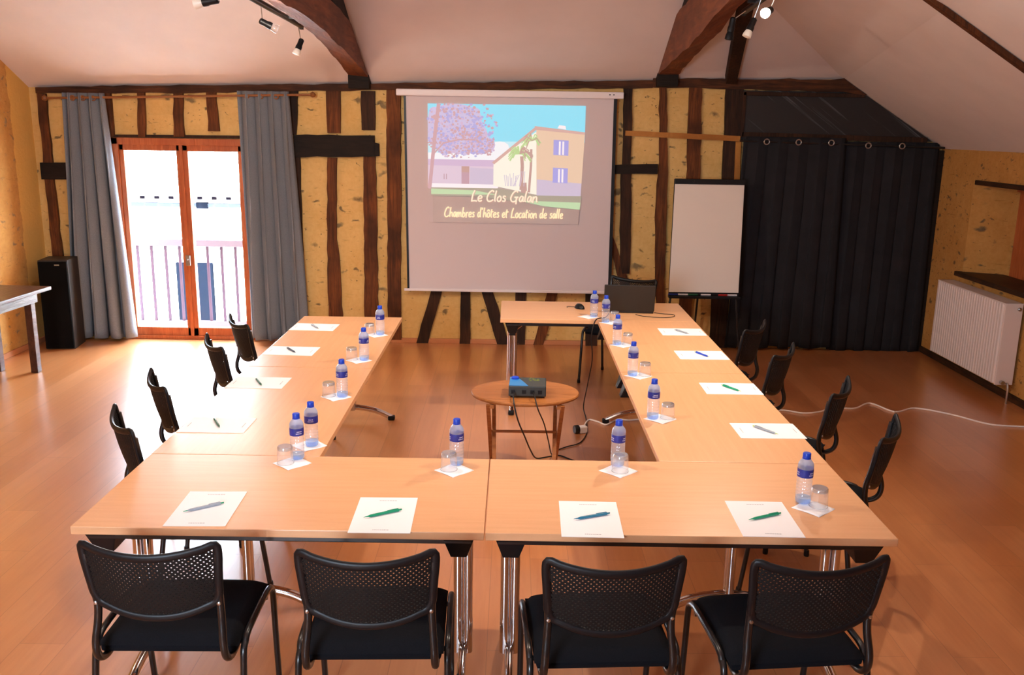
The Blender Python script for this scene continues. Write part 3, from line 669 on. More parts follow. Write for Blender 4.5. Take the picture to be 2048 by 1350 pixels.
# ------------------------------------------------------------------ conference tables
def make_table():
    root = empty('conference_table')
    MB().box((-.698, -.349, .712), (.698, .349, .7405), .003).build('tabletop', 'beech_top', root)
    m = MB()
    for y in (-.325, .285): m.box((-.655, y, .686), (.655, y+.04, .7115), .003)
    m.box((-.50, -.02, .685), (.50, .02, .711), .003)
    m.build('under_frame', 'black_steel', root)
    for sx in (-1, 1):
        x = sx*.61
        lg = MB().tube([(x-.019, 0, .075), (x-.019, 0, .64)], .0185, 14).tube([(x+.019, 0, .075), (x+.019, 0, .64)], .0185, 14).build('leg', 'chrome', root, True)
        m = MB()
        m.prism([(x-.055, -.33, .711), (x+.055, -.33, .711), (x+.028, -.30, .625), (x-.028, -.30, .625)], (0, .66, 0), .003)
        m.prism([(x-.028, -.06, .63), (x+.028, -.06, .63), (x+.022, -.05, .55), (x-.022, -.05, .55)], (0, .11, 0), .003)
        m.build('bracket', 'black_plastic', lg)
        MB().tube([(x, -.275, .018), (x, -.17, .066), (x, -.05, .09), (x, .05, .09), (x, .17, .066), (x, .275, .018)], .021, 12, False, 5, .8, (1, 0, 0)).build('foot', 'chrome', lg, True)
        for sy in (-1, 1): MB().box((x-.022, sy*.275-.025, 0), (x+.022, sy*.275+.025, .034), .01).build('end_cap', 'black_plastic', lg)
        MB().tube([(x-sx*.02, .0, .58), (x-sx*.16, 0., .69)], .008, 8).tube([(x-sx*.02, .03, .58), (x-sx*.16, .03, .69)], .008, 8).build('strut', 'chrome', lg, True)
    return root
tb = make_table(); GT = 'beech conference tables set in a U'
TABS = [((-.70, .35), 0, 'beech folding table at the front, left of the seam'), ((.70, .35), 0, 'beech folding table at the front, right of the seam'),
        ((-1.05, 1.40), 90, 'beech table of the left arm, joining the front row'), ((-1.05, 2.80), 90, 'beech table of the left arm, nearest the grey curtains'),
        ((1.05, 1.40), 90, 'beech table of the right arm, joining the front row'), ((1.05, 2.80), 90, 'beech table of the right arm, next to the laptop table'),
        ((.70, 3.85), 0, 'beech table carrying the laptop in front of the screen')]
for i, ((x, y), rz, lab) in enumerate(TABS):
    o = tb if i == 0 else copy_tree(tb)
    o.location = (x, y, 0); o.rotation_euler.z = R(rz); tag(o, lab, 'table', GT)

# ------------------------------------------------------------------ chairs
def make_chair():
    root = empty('mesh_back_chair')
    def surf(x, z):          # back surface: reclined and wrapped around the sitter
        t_ = (z-.50)/.33
        return Vector((x, -.21-.090*t_-.012*math.sin(t_*3.1)+.045*(x/.2)**2-.03, z))
    W = lambda z: .184+.022*min(1, max(0, (z-.56)/.27))
    def ztop(x): return .805+.03*(abs(x)/.21)**2
    def zbot(x): return .582+.058*(abs(x)/.2)**2.2
    m = MB(); p = .0082
    for i in range(-28, 29):
        for j in range(-20, 22):
            if (i+j) % 2: continue
            cx, cz = i*p, .68+j*p
            if abs(cx) > W(cz)-.012 or cz > ztop(cx)-.010 or cz < zbot(cx)+.008: continue
            k = 8; ot = []; inn = []
            for q in range(k):
                a = 2*math.pi*q/k
                rr = p if q % 2 == 0 else p*.7071
                ot.append(m.bm.verts.new(surf(cx+rr*math.cos(a), cz+rr*math.sin(a)))); inn.append(m.bm.verts.new(surf(cx+.0029*math.cos(a), cz+.0029*math.sin(a))))
            for q in range(k): m.bm.faces.new((ot[q], ot[(q+1) % k], inn[(q+1) % k], inn[q]))
    bmesh.ops.remove_doubles(m.bm, verts=m.bm.verts[:], dist=.0006)
    o = m.build('backrest', 'mesh_plastic', root)
    md = o.modifiers.new('Solidify', 'SOLIDIFY'); md.thickness = .0035; md.offset = 0
    # moulded rim
    path = []
    for k in range(13): x = -.199+.398*k/12; path.append(surf(x, ztop(x)))
    for z in (.80, .745, .69, .655): path.append(surf(W(z), z))
    for k in range(13): x = .178-.356*k/12; path.append(surf(x, zbot(x)-.004))
    for z in (.655, .69, .745, .80): path.append(surf(-W(z), z))
    MB().tube([tuple(q) for q in path], .0145, 10, True, 3, .62, (0, 1, .2)).build('back_rim', 'black_plastic', root, True, 60)
    for s in (-1, 1):
        pa = [surf(s*.199, .80)+Vector((0, .006, 0)), surf(s*.195, .70)+Vector((0, .004, 0)), surf(s*.19, .62), Vector((s*.192, -.245, .56)), Vector((s*.198, -.262, .49)), Vector((s*.20, -.25, .435)), Vector((s*.20, -.205, .405)), Vector((s*.20, -.14, .405))]
        b = MB().tube([tuple(q) for q in pa], .0125, 10, False, 4).build('back_support', 'black_steel', root, True)
        MB().lathe([(.0065, 0), (.006, .004), (.001, .006)], surf(s*.19, .62)+Vector((0, -.0125, 0)), 10, True, (0, -1, 0)).build('bolt', 'steel', b, True)
    # seat
    def seat(u, v):
        x = -.225+.45*u; y = -.205+.41*v
        e = min(1, (1-abs(2*u-1)**6))*min(1, (1-abs(2*v-1)**6))
        return (x, y, .44+.042*e**.5-.012*math.sin(math.pi*u)*math.sin(math.pi*min(1, v*1.1))-.02*max(0, v-.8)*4*.3)
    m = MB(); m.grid(seat, 22, 20); m.box((-.218, -.198, .412), (.218, .198, .443), .012); m.build('seat', 'seat_fabric', root, True, 50)
    m = MB()
    for s in (-1, 1): m.tube([(s*.236, -.165, .425), (s*.238, -.12, .452), (s*.238, .12, .455), (s*.238, .185, .43)], .0112, 10, False, 4)
    for y in (-.15, .13): m.tube([(-.236, y, .425), (.236, y, .425)], .009, 8)
    m.build('seat_frame', 'black_steel', root, True)
    for s in (-1, 1):
        l = MB().tube([(s*.236, -.165, .43), (s*.237, -.19, .40), (s*.239, -.215, .25), (s*.242, -.245, .012)], .0112, 10, False, 4).build('leg', 'black_steel', root, True)
        MB().lathe([(.013, 0), (.014, .012), (.0125, .03)], (s*.242, -.2455, 0), 10).build('foot_cap', 'black_plastic', l, True)
        l = MB().tube([(s*.238, .17, .438), (s*.239, .192, .41), (s*.236, .215, .25), (s*.234, .245, .012)], .0112, 10, False, 4).build('leg', 'black_steel', root, True)
        MB().lathe([(.013, 0), (.014, .012), (.0125, .03)], (s*.234, .2455, 0), 10).build('foot_cap', 'black_plastic', l, True)
    return root
ch = make_chair(); GC = 'black mesh back chairs around the tables'
CH = [((-1.01, -.02), 1, 'black mesh-back chair at the front, leftmost of the front row'), ((-.352, -.05), 2, 'black mesh-back chair at the front, just left of the table seam'),
      ((.380, -.075), 3.5, 'black mesh-back chair at the front, just right of the table seam'), ((.985, -.06), 6, 'black mesh-back chair at the front, rightmost of the front row'),
      ((-1.34, 1.03), -58, 'black chair on the left side, nearest the front of the room'), ((-1.42, 1.635), -60, 'black chair on the left side, second from the front'),
      ((-1.40, 2.44), -60, 'black chair on the left side, third from the front'), ((-1.44, 3.04), -58, 'black chair on the left side, nearest the grey curtains'),
      ((1.475, 1.05), 60, 'black chair on the right side, nearest the front of the room'), ((1.49, 1.69), 60, 'black chair on the right side, second from the front'),
      ((1.43, 2.45), 58, 'black chair on the right side, third from the front'), ((1.44, 3.12), 57, 'black chair on the right side, nearest the dark curtain'),
      ((.98, 4.56), 150, 'black presenter chair behind the laptop table')]
for i, ((x, y), rz, lab) in enumerate(CH):
    o = ch if i == 0 else copy_tree(ch)
    o.location = (x, y, 0); o.rotation_euler.z = R(rz); tag(o, lab, 'chair', GC)

# ------------------------------------------------------------------ papers and pens
ZT = .7405
def make_pad():
    o = MB().box((-.105, -.1485, 0), (.105, .1485, .0016)).build('note_paper', 'paper')
    m = MB(); r4 = random.Random(4)
    for y0, w_ in ((.118, .062), (-.128, .05)):
        x = -w_/2
        while x < w_/2:
            l = r4.uniform(.003, .008); m.face([(x, y0, .0019), (x+l, y0, .0019), (x+l, y0+.0035, .0019), (x, y0+.0035, .0019)]); x += l+.002
    m.build('printed_line', 'ink_grey', o); return o
pad = make_pad()
def make_pen(body, tip):
    root = empty('ballpoint_pen')
    MB().lathe([(.0022, -.056), (.0048, -.045), (.0052, -.02), (.0052, .06)], (0, 0, .0056), 12, True, (1, 0, 0)).build('barrel', body, root, True)
    MB().lathe([(.0006, -.071), (.0022, -.056), (.0048, -.044)], (0, 0, .0056), 12, True, (1, 0, 0)).build('tip', tip, root, True)
    MB().lathe([(.0052, .06), (.003, .063), (.0028, .072)], (0, 0, .0056), 10, True, (1, 0, 0)).build('button', tip, root, True)
    MB().box((.018, -.0016, .0105), (.058, .0016, .0125)).build('clip', body, root)
    return root
GP = 'note sheets laid out on the tables'; GN = 'pens lying on the note sheets'
SEATS = [  # paper centre, rotation, pen tip -> pen end, pen colours, words
 ((-.991, .166), 2, (-1.056, .122), (-.946, .20), ('pen_grey', 'pen_green'), 'at the leftmost front seat'),
 ((-.357, .134), 1, (-.424, .095), (-.300, .167), ('pen_green', 'pen_green'), 'at the front seat left of the seam'),
 ((.366, .126), -1, (.303, .105), (.442, .164), ('pen_teal', 'pen_teal'), 'at the front seat right of the seam'),
 ((.981, .150), -1, (.918, .123), (1.056, .187), ('pen_green', 'pen_green'), 'at the rightmost front seat'),
 ((-1.244, 1.074), -90, (-1.216, 1.021), (-1.283, 1.146), ('pen_dark', 'pen_dark'), 'on the left arm, nearest the front row'),
 ((-1.249, 1.77), -91, (-1.211, 1.695), (-1.279, 1.825), ('pen_dark', 'pen_green'), 'on the left arm, second from the front'),
 ((-1.242, 2.467), -92, (-1.201, 2.401), (-1.284, 2.521), ('pen_navy', 'pen_navy'), 'on the left arm, third from the front'),
 ((-1.247, 3.135), -92, (-1.202, 3.06), (-1.286, 3.196), ('pen_grey', 'pen_dark'), 'on the left arm, nearest the grey curtains'),
 ((1.259, 1.11), 91, (1.292, 1.043), (1.204, 1.164), ('pen_grey', 'pen_lime'), 'on the right arm, nearest the front row'),
 ((1.251, 1.793), 90, (1.291, 1.721), (1.212, 1.848), ('pen_green', 'pen_lime'), 'on the right arm, second from the front'),
 ((1.242, 2.518), 91, (1.28, 2.448), (1.213, 2.58), ('pen_blue', 'pen_lime'), 'on the right arm, third from the front'),
 ((1.240, 3.16), 91, (1.274, 3.083), (1.20, 3.20), ('pen_grey', 'pen_grey'), 'on the right arm, nearest the laptop')]
names = {'pen_grey': 'grey', 'pen_green': 'green', 'pen_teal': 'teal', 'pen_dark': 'dark green', 'pen_navy': 'dark', 'pen_blue': 'blue'}
protos = {}
for i, (pc, rz, ta, tb_, cols, wh) in enumerate(SEATS):
    o = pad if i == 0 else copy_tree(pad)
    o.location = (pc[0], pc[1], ZT); o.rotation_euler.z = R(rz); tag(o, 'white note sheet ' + wh, 'paper', GP)
    if cols in protos: pn = copy_tree(protos[cols])
    else: pn = make_pen(*cols); protos[cols] = pn
    mx, my = (ta[0]+tb_[0])/2, (ta[1]+tb_[1])/2
    pn.location = (mx, my, ZT+.0017); pn.rotation_euler.z = math.atan2(tb_[1]-ta[1], tb_[0]-ta[0]); tag(pn, names[cols[0]]+' pen on the note sheet '+wh, 'pen', GN)

# ------------------------------------------------------------------ bottles, glasses, napkins
def make_bottle():
    root = empty('water_bottle')
    MB().lathe([(.018, .004), (.0255, .003), (.0275, .010), (.0275, .022)], n=28, cap=True).build('base', 'bottle_base', root, True)
    pr = [(.0275, .022)]
    for k in range(5):
        z = .026+k*.0135; pr += [(.0285, z), (.0285, z+.006), (.0268, z+.009), (.0268, z+.011)]
    pr += [(.0285, .098), (.0285, .104)]
    MB().lathe(pr, n=28, cap=False).build('body', 'clear_plastic', root, True)
    lab = MB().lathe([(.0288, .103), (.0291, .105), (.0291, .132), (.0288, .134)], n=28, cap=False).build('label', 'label_blue', root, True)
    m = MB(); r5 = random.Random(5)
    for a0 in (0, 2.1, 4.2):
        for row, (z, w_) in enumerate(((.119, .55), (.111, .8))):
            a = a0-w_/2
            while a < a0+w_/2:
                d_ = r5.uniform(.06, .16); rr = .0293
                m.face([(rr*math.cos(a), rr*math.sin(a), z), (rr*math.cos(a+d_), rr*math.sin(a+d_), z), (rr*math.cos(a+d_), rr*math.sin(a+d_), z+.004), (rr*math.cos(a), rr*math.sin(a), z+.004)]); a += d_+.05
    m.build('label_print', 'label_white', lab)
    MB().lathe([(.0285, .134), (.0285, .146), (.0262, .155), (.019, .165), (.0125, .1705), (.0122, .177)], n=28, cap=False).build('shoulder', 'blue_plastic', root, True)
    m = MB(); m.lathe([(.0142, .174), (.0146, .176), (.0146, .1905), (.0132, .1925), (.0005, .1928)], n=28)
    m.lathe([(.0135, .170), (.0155, .171), (.0155, .1735), (.0135, .174)], n=24); m.build('cap', 'cap_blue', root, True)
    return root
def make_glass():   # tumbler standing upside down
    root = empty('drinking_glass')
    MB().lathe([(.0335, .0), (.0335, .001), (.0315, .05), (.0300, .070), (.0275, .0735), (.0005, .0735)], n=28, cap=False).build('bowl', 'clear_glass', root, True)
    MB().lathe([(.0295, .058), (.0298, .069), (.027, .0728), (.0005, .0728)], n=28, cap=True).build('base', 'thick_glass', root, True)
    MB().torus((0, 0, .0018), .0332, .0016, (0, 0, 1), 28, 6).build('rim', 'clear_glass', root, True)
    return root
def make_napkin():
    m = MB(); m.grid(lambda u, v: (-.056+.112*u, -.056+.112*v, .0012+.0008*math.sin(7*u+3*v)+.0008*math.sin(5*v-2*u)), 8, 8)
    o = m.build('napkin', 'napkin_paper', None, True); md = o.modifiers.new('Solidify', 'SOLIDIFY'); md.thickness = .0012; md.offset = 0
    return o
bt, gl, nk = make_bottle(), make_glass(), make_napkin()
GB, GG, GK = 'water bottles on the tables', 'upturned glasses beside the bottles', 'paper napkins under the bottles'
SETS = [  # napkin, rot, bottle, glass, words
 ((-.796, .615), 47, (-.786, .668), (-.822, .612), 'on the front table, leftmost'),
 ((-.140, .565), 46, (-.133, .630), (-.160, .568), 'at the front, beside the seam on its left'),
 ((.517, .585), 45, (.520, .645), (.523, .578), 'at the front, right of the seam at the inner edge'),
 ((1.188, .245), 42, (1.166, .298), (1.212, .262), 'at the front right table corner'),
 ((-.775, .825), 44, (-.762, .826), None, 'on the left arm, nearest the front row'),
 ((-.795, 1.535), 45, (-.765, 1.542), (-.833, 1.545), 'on the left arm, second from the front'),
 ((-.805, 2.265), 45, (-.773, 2.271), (-.846, 2.278), 'on the left arm, third from the front'),
 ((-.800, 2.925), 45, (-.775, 2.934), (-.843, 2.93), 'on the left arm, nearest the back wall'),
 ((.792, 1.26), 45, (.757, 1.265), (.828, 1.272), 'on the right arm, nearest the front row'),
 ((.79, 2.02), 45, (.758, 2.023), (.828, 2.032), 'on the right arm, second from the front'),
 ((.785, 2.75), 45, (.753, 2.756), (.822, 2.765), 'on the right arm, third from the front'),
 ((.78, 3.43), 45, (.748, 3.432), (.815, 3.46), 'on the right arm, beside the laptop'),
 ((.64, 3.615), 43, (.682, 3.62), None, 'on the laptop table, left of the laptop')]
fb = fg = fn_ = True
for i, (nc, nr, bc, gc, wh) in enumerate(SETS):
    o = nk if fn_ else nk.copy()
    if not fn_: COL.objects.link(o)
    fn_ = False
    o.location = (nc[0], nc[1], ZT); o.rotation_euler.z = R(nr); tag(o, 'white paper napkin ' + wh, 'napkin', GK)
    o = bt if fb else copy_tree(bt); fb = False
    o.location = (bc[0], bc[1], ZT+.0022); o.rotation_euler.z = rnd.uniform(0, 6); tag(o, 'blue capped water bottle ' + wh, 'bottle', GB)
    if gc:
        o = gl if fg else copy_tree(gl); fg = False
        o.location = (gc[0], gc[1], ZT+.0022); tag(o, 'upturned glass ' + wh, 'glass', GG)

# ------------------------------------------------------------------ laptop, mouse, projector, round table
lp = tag(empty('laptop', (.955, 3.78, ZT), R(-3)), 'open black laptop seen from behind, on the table by the screen', 'laptop')
MB().box((-.185, .0, .002), (.185, .25, .024), .006).build('base', 'laptop_black', lp)
Mr = Matrix.Translation((0, 0, .02)) @ Matrix.Rotation(R(12), 4, 'X')
lid = MB().box((-.188, -.012, .0), (.188, .0, .205), .005, Mr).build('lid', 'laptop_black', lp)
MB().box((-.172, .0005, .012), (.172, .0015, .192), 0, Mr).build('display', 'screen_off', lid)
MB().box((-.17, .03, .0245), (.17, .15, .0265)).build('keyboard', 'black_plastic', lp)
ms = tag(empty('computer_mouse', (.60, 3.93, ZT), R(30)), 'black computer mouse on the table left of the laptop', 'mouse')
m = MB(); m.grid(lambda u, v: ((.031*math.cos(2*math.pi*u))*math.cos(v*1.5708), .052*math.sin(2*math.pi*u)*math.cos(v*1.5708), .001+.037*math.sin(v*1.5708)), 20, 8)
m.build('body', 'black_plastic', ms, True); MB().box((-.003, .015, .034), (.003, .03, .037), .001).build('wheel', 'steel', ms)
MB().tube([(0, .05, .004), (-.05, .09, .004), (-.08, .05, .004)], .002, 6, False, 5).build('cord', 'cable_black', ms, True)
tag(MB().tube([(1.15, 3.80, ZT+.003), (1.20, 3.76, ZT+.003), (1.28, 3.74, ZT+.003), (1.27, 3.66, ZT+.003), (1.18, 3.62, ZT+.003), (1.05, 3.66, ZT+.003), (1.0, 3.72, ZT+.003)], .0025, 6, False, 5).build('charging_cable', 'cable_black', None, True), 'thin black cord curling on the table beside the laptop', 'cord')

rt = tag(empty('folding_table', (.172, 2.50, 0)), 'small oval wooden folding table carrying the projector', 'table')
zt = .50
pr = [(.300, -.026), (.326, -.020), (.332, -.008), (.328, 0), (.0005, 0)]
m = MB(); m.lathe(pr, (0, 0, zt), 48); bmesh.ops.scale(m.bm, vec=(1, .79, 1), verts=m.bm.verts[:]); m.build('tabletop', 'teak_table', rt, True)
for x in (-.20, .20): MB().box((x-.014, -.20, zt-.052), (x+.014, .20, zt-.026), .003).build('batten', 'teak_table', rt)
for x in (-.222, .222):
    for (ya, yb, dx_) in ((-.19, .17, 0), (.19, -.17, .026 if x < 0 else -.026)):
        a = Vector((x+dx_, ya, zt-.03)); b = Vector((x*.93+dx_, yb, 0.0)); d = Vector((.012, 0, 0)); e = Vector((0, .016, 0))
        MB().prism([tuple(a-d-e), tuple(a+d-e), tuple(a+d+e), tuple(a-d+e)], tuple(b-a), .002).build('leg', 'teak_table', rt)
MB().tube([(-.21, 0, .24), (.21, 0, .24)], .009, 8).build('stretcher', 'teak_table', rt, True)
pj_ = tag(empty('projector', (.186, 2.455, zt), R(-2)), 'small black projector with a blue corner on the oval table', 'projector')
MB().box((-.112, -.10, .010), (.112, .10, .074), .006).build('housing', 'projector_grey', pj_)
MB().prism([(-.110, -.094, .0742), (.005, -.094, .0742), (-.02, -.02, .0742), (-.065, .096, .0742), (-.110, .096, .0742)], (0, 0, .0012)).build('top_panel', 'projector_blue', pj_)
MB().lathe([(.024, 0), (.024, .010), (.018, .014), (.0005, .015)], (-.078, .060, .0745), 18).build('focus_knob', 'cap_blue', pj_, True)
m = MB(); r6 = random.Random(8)
for k in range(16):
    x, y = .0+r6.uniform(0, .06), .035+r6.uniform(-.02, .05); m.box((x, y, .0742), (x+r6.uniform(.006, .016), y+.006, .0750))
m.build('sticker', 'sticker_green', pj_)
MB().lathe([(.030, 0), (.030, .012), (.026, .015), (.0005, .011)], (-.06, .098, .042), 20, True, (0, 1, 0)).build('lens', 'screen_off', pj_, True)
m = MB()
for x in (-.085, -.02, .03, .075): m.box((x-.012, -.1025, .026), (x+.012, -.0995, .05), .001)
m.build('socket', 'black_plastic', pj_)
for sx in (-.09, .09):
    for sy in (-.075, .075): MB().lathe([(.009, 0), (.009, .012)], (sx, sy, 0), 10).build('foot', 'black_plastic', pj_)
# cables
def cable(pts, r, mat, lab, name='cable', cat='cable'):
    return tag(MB().tube(pts, r, 8, False, 6).build(name, mat, None, True), lab, cat)
cable([(.106, 2.352, .535), (.10, 2.28, .525), (.106, 2.23, .49), (.13, 2.22, .40), (.17, 2.3, .28), (.21, 2.45, .14), (.25, 2.6, .03), (.31, 2.68, .005), (.40, 2.72, .005), (.47, 2.655, .005), (.55, 2.58, .005)], .0045, 'cable_black', 'black cable falling from the left side of the projector')
cable([(.215, 2.353, .54), (.225, 2.29, .53), (.245, 2.23, .47), (.285, 2.3, .36), (.32, 2.45, .20), (.35, 2.62, .05), (.385, 2.80, .006), (.46, 2.88, .006), (.56, 2.97, .006), (.625, 3.2, .005), (.64, 3.5, .005), (.638, 3.72, .03), (.655, 3.6, .25), (.67, 3.5, .45), (.655, 3.46, .62), (.665, 3.465, .70), (.69, 3.485, .752), (.76, 3.56, .752), (.81, 3.74, .752)], .004, 'cable_black', 'long black cable from the projector over the floor up to the laptop')
ad = tag(empty('power_plug', (.553, 3.175, 0), R(20)), 'black and white power plug lying on the floor inside the tables', 'plug')
MB().lathe([(.028, 0), (.030, .006), (.030, .03), (.024, .036)], (-.022, 0, .03), 16, True, (1, 0, 0)).build('plug', 'cable_black', ad, True)
MB().box((.012, -.026, .002), (.07, .026, .05), .008).build('socket', 'cable_white', ad)
cable([(.60, 3.21, .02), (.62, 3.34, .006), (.66, 3.46, .006), (.72, 3.42, .006), (.776, 3.356, .006), (.87, 3.48, .006), (.95, 3.465, .006), (1.05, 3.49, .006), (1.25, 3.49, .006), (1.42, 3.54, .006), (1.75, 3.85, .006), (2.0, 3.72, .006), (2.16, 3.766, .006), (2.3, 3.70, .006), (2.44, 3.742, .006), (2.58, 3.85, .006), (2.74, 3.84, .006), (2.915, 3.984, .006), (3.02, 3.77, .006), (3.22, 3.87, .006), (3.425, 3.73, .006), (3.61, 3.50, .006), (3.84, 3.456, .006), (4.05, 3.40, .006)], .0068, 'cable_white', 'white extension cord snaking across the floor to the right wall', 'extension_cord', 'cord')

# ------------------------------------------------------------------ flip chart
fc = tag(empty('flip_chart', (1.85, 5.45, 0)), 'flip chart with a blank white pad beside the dark curtain', 'flip chart')
tilt = lambda x, z, d=0.: (x-1.85+(.004 if 0 else 0), (z-.62)*.14-.07-d, z)
def fb_(x0, x1, x2, x3, zb, zt_, d0, d1):
    a = [Vector(tilt(x0, zb, d0)), Vector(tilt(x1, zb, d0)), Vector(tilt(x2, zt_, d0)), Vector(tilt(x3, zt_, d0))]
    return [tuple(p) for p in a], (0, -(d1-d0), .0)
p, d = fb_(1.525, 2.172, 2.185, 1.548, .60, 1.645, 0, .022); MB().prism(p, d, .003).build('board', 'black_plastic', fc)
p, d = fb_(1.527, 2.165, 2.183, 1.552, .628, 1.605, .023, .030); MB().prism(p, d).build('paper_pad', 'flip_paper', fc)
m = MB(); m.grid(lambda u, v: tuple(Vector(tilt((1.532+.628*u)*(1-v)+(1.553+.625*u)*v, .645+.955*v, .032+.002*math.sin(6*u+9*v)+.0015*math.sin(23*v+7*u)))), 16, 24)
m.build('top_sheet', 'flip_paper', fc, True)
p, d = fb_(1.547, 2.187, 2.188, 1.548, 1.60, 1.648, .023, .042); cb = MB().prism(p, d, .004).build('clamp_bar', 'black_plastic', fc)
for x in (1.72, 2.02): MB().lathe([(.010, 0), (.008, .012)], tilt(x, 1.625, .042), 10, True, (0, -1, 0)).build('knob', 'black_steel', cb)
tr_ = MB().box((1.522-1.85, -.145, .575), (2.178-1.85, -.07, .598), .004).build('pen_tray', 'black_plastic', fc)
for x, mt in ((1.57, 'marker_blue'), (1.66, 'white_metal'), (1.75, 'marker_green'), (1.87, 'white_metal'), (2.03, 'marker_red'), (2.11, 'white_metal')):
    mk = tag(MB().tube([(x-.05, 5.345, .607), (x+.04, 5.345, .607)], .008, 10).build('marker', mt, None, True), {'marker_blue': 'blue marker at the left end of the flip chart tray', 'marker_green': 'green marker in the middle of the flip chart tray', 'marker_red': 'red marker at the right of the flip chart tray'}.get(mt, 'white marker %s in the flip chart tray' % {1.66: 'beside the blue marker', 1.87: 'beside the green marker', 2.11: "beside the red marker"}.get(x, "")), 'marker', 'markers in the flip chart tray')
for a, b in (((1.56, .60), (1.47, -.02)), ((2.15, .60), (2.225, .06))): MB().tube([(a[0]-1.85, -.05, .62), (b[0]-1.85, -.12+b[1], .008)], .010, 8).build('leg', 'black_steel', fc, True)
MB().tube([(0, .02, 1.2), (0, .28, .008)], .010, 8).build('leg', 'black_steel', fc, True)

# ------------------------------------------------------------------ speaker, dark table, radiator
sp = tag(empty('loudspeaker', (-4.13, 5.47, 0), R(8)), 'tall black floor loudspeaker in the left corner', 'speaker')
MB().box((-.13, -.13, .0), (.13, .16, .832), .006).build('cabinet', 'speaker_side', sp)
MB().box((-.124, -.152, .012), (.124, -.129, .82), .006).build('grille', 'speaker_black', sp)
MB().box((.02, -.1545, .786), (.062, -.151, .796)).build('badge', 'steel', sp)
dt = tag(empty('wooden_table', (-3.78, 4.64, 0), R(-3)), 'dark brown wooden table cut off by the left edge', 'table')
MB().box((-.52, -1.6, .69), (.0, .0, .722), .008).build('tabletop', 'walnut_table', dt)
m = MB(); m.box((-.46, -.10, .60), (-.11, -.08, .69)).box((-.11, -1.5, .60), (-.085, -.08, .69)); m.build('apron', 'walnut_table', dt)
for x, y in ((-.14, -.11), (-.46, -.11), (-.14, -1.52), (-.46, -1.52)): MB().box((x-.03, y-.03, 0), (x+.03, y+.03, .69), .004).build('leg', 'walnut_table', dt)
rd = tag(empty('radiator', (4.0, 4.67, .14)), 'white ribbed panel radiator on the right stone wall', 'radiator')
P = lambda x, y, z: (x-4.0, y-4.67, z-.14)
m = MB()
def rib(u, v):
    y = 4.115+(5.225-4.115)*u; k = u*28
    return P(3.925+.016*max(0, math.cos(2*math.pi*k))**5, y, .15+.64*v)
m.grid(rib, 28*10, 1); m.build('front_panel', 'radiator_paint', rd, True, 30)
MB().box(P(3.945, 4.115, .15), P(4.06, 5.225, .785)).build('core', 'radiator_paint', rd)
MB().box(P(3.935, 4.095, .14), P(4.075, 4.115, .80), .004).build('side_cover', 'radiator_paint', rd); MB().box(P(3.935, 5.225, .14), P(4.075, 5.245, .80), .004).build('side_cover', 'radiator_paint', rd)
MB().box(P(3.932, 4.10, .785), P(4.075, 5.24, .80), .003).build('top_grille', 'radiator_paint', rd)
v_ = MB().lathe([(.014, 0), (.014, .012), (.006, .018)], P(4.045, 4.094, .755), 12, True, (0, -1, 0)).build('bleed_valve', 'steel', rd, True)
MB().tube([P(4.02, 4.08, .16), P(4.02, 4.06, .14), P(4.02, 4.05, .06), P(4.02, 4.05, 0)], .009, 8, False, 3).build('pipe', 'steel', rd, True)
MB().lathe([(.016, 0), (.016, .03)], P(3.98, 4.09, .165), 10, True, (0, -1, 0)).build('valve', 'steel', rd, True)
for y in (4.3, 5.05): MB().box(P(4.06, y-.02, .3), P(4.096, y+.02, .7)).build('wall_bracket', 'radiator_paint', rd)

# ------------------------------------------------------------------ spotlight tracks
def track(x, ya, za, yb, zb, lab, side):
    t_ = tag(empty('spotlight_track', (x, ya, za)), lab, 'light track')
    MB().tube([(0, 0, 0), (0, yb-ya, zb-za)], .021, 10).build('rail', 'black_steel', t_, True)
    for k in (.0, 1.): MB().box((-.012, (yb-ya)*k-.02, (zb-za)*k-.025), (.012, (yb-ya)*k+.02, (zb-za)*k+.02), .003).build('end_block', 'black_plastic', t_)
    for k in (.15, .85):
        MB().box((min(0, side), (yb-ya)*k-.012, (zb-za)*k-.008), (max(0, side), (yb-ya)*k+.012, (zb-za)*k+.008)).build('bracket', 'black_steel', t_)
track(-1.51, 4.22, 2.785, 1.2, 2.845, 'black spotlight track along the left curved beam', .08)
track(1.62, 3.62, 2.86, 1.2, 2.98, 'black spotlight track along the right curved beam', -.07)
def spot(top, piv, d, lab, glass, ln=.10):
    s_ = tag(empty('spotlight', piv), lab, 'spotlight', 'small track spotlights')
    d = Vector(d).normalized(); tp = Vector(top)-Vector(piv)
    MB().tube([tuple(tp), (0, 0, 0)], .0035, 6).build('stem', 'steel', s_)
    h = MB().lathe([(.012, -.02), (.020, -.012), (.020, ln*.35), (.0235, ln*.5), (.0235, ln*.75)], (0, 0, 0), 16, True, tuple(d)).build('lamp_holder', 'black_plastic', s_, True)
    MB().lathe([(.020, ln*.75), (.027, ln*1.0), (.029, ln*1.25), (.018, ln*1.3), (.0005, ln*1.3)], (0, 0, 0), 18, True, tuple(d)).build('lamp_glass', glass, s_, True)
spot((-1.52, 3.16, 2.80), (-1.52, 3.18, 2.70), (.95, .2, -.45), 'unlit spotlight hanging at the near end of the left beam, pointing right', 'clear_glass', .08)
spot((-1.51, 4.12, 2.775), (-1.49, 4.10, 2.665), (-.35, -.15, -.9), 'white glass spotlight hanging at the far end of the left track', 'lamp_glass', .08)
spot((-1.51, 2.1, 2.82), (-1.47, 2.1, 2.69), (-.95, .1, -.15), 'spotlight at the top edge pointing left over the left track', 'lamp_glass', .09)
spot((1.60, 3.1, 2.885), (1.562, 3.12, 2.745), (-.35, -.05, -.9), 'white glass spotlight hanging before the dark strut', 'lamp_glass', .08)
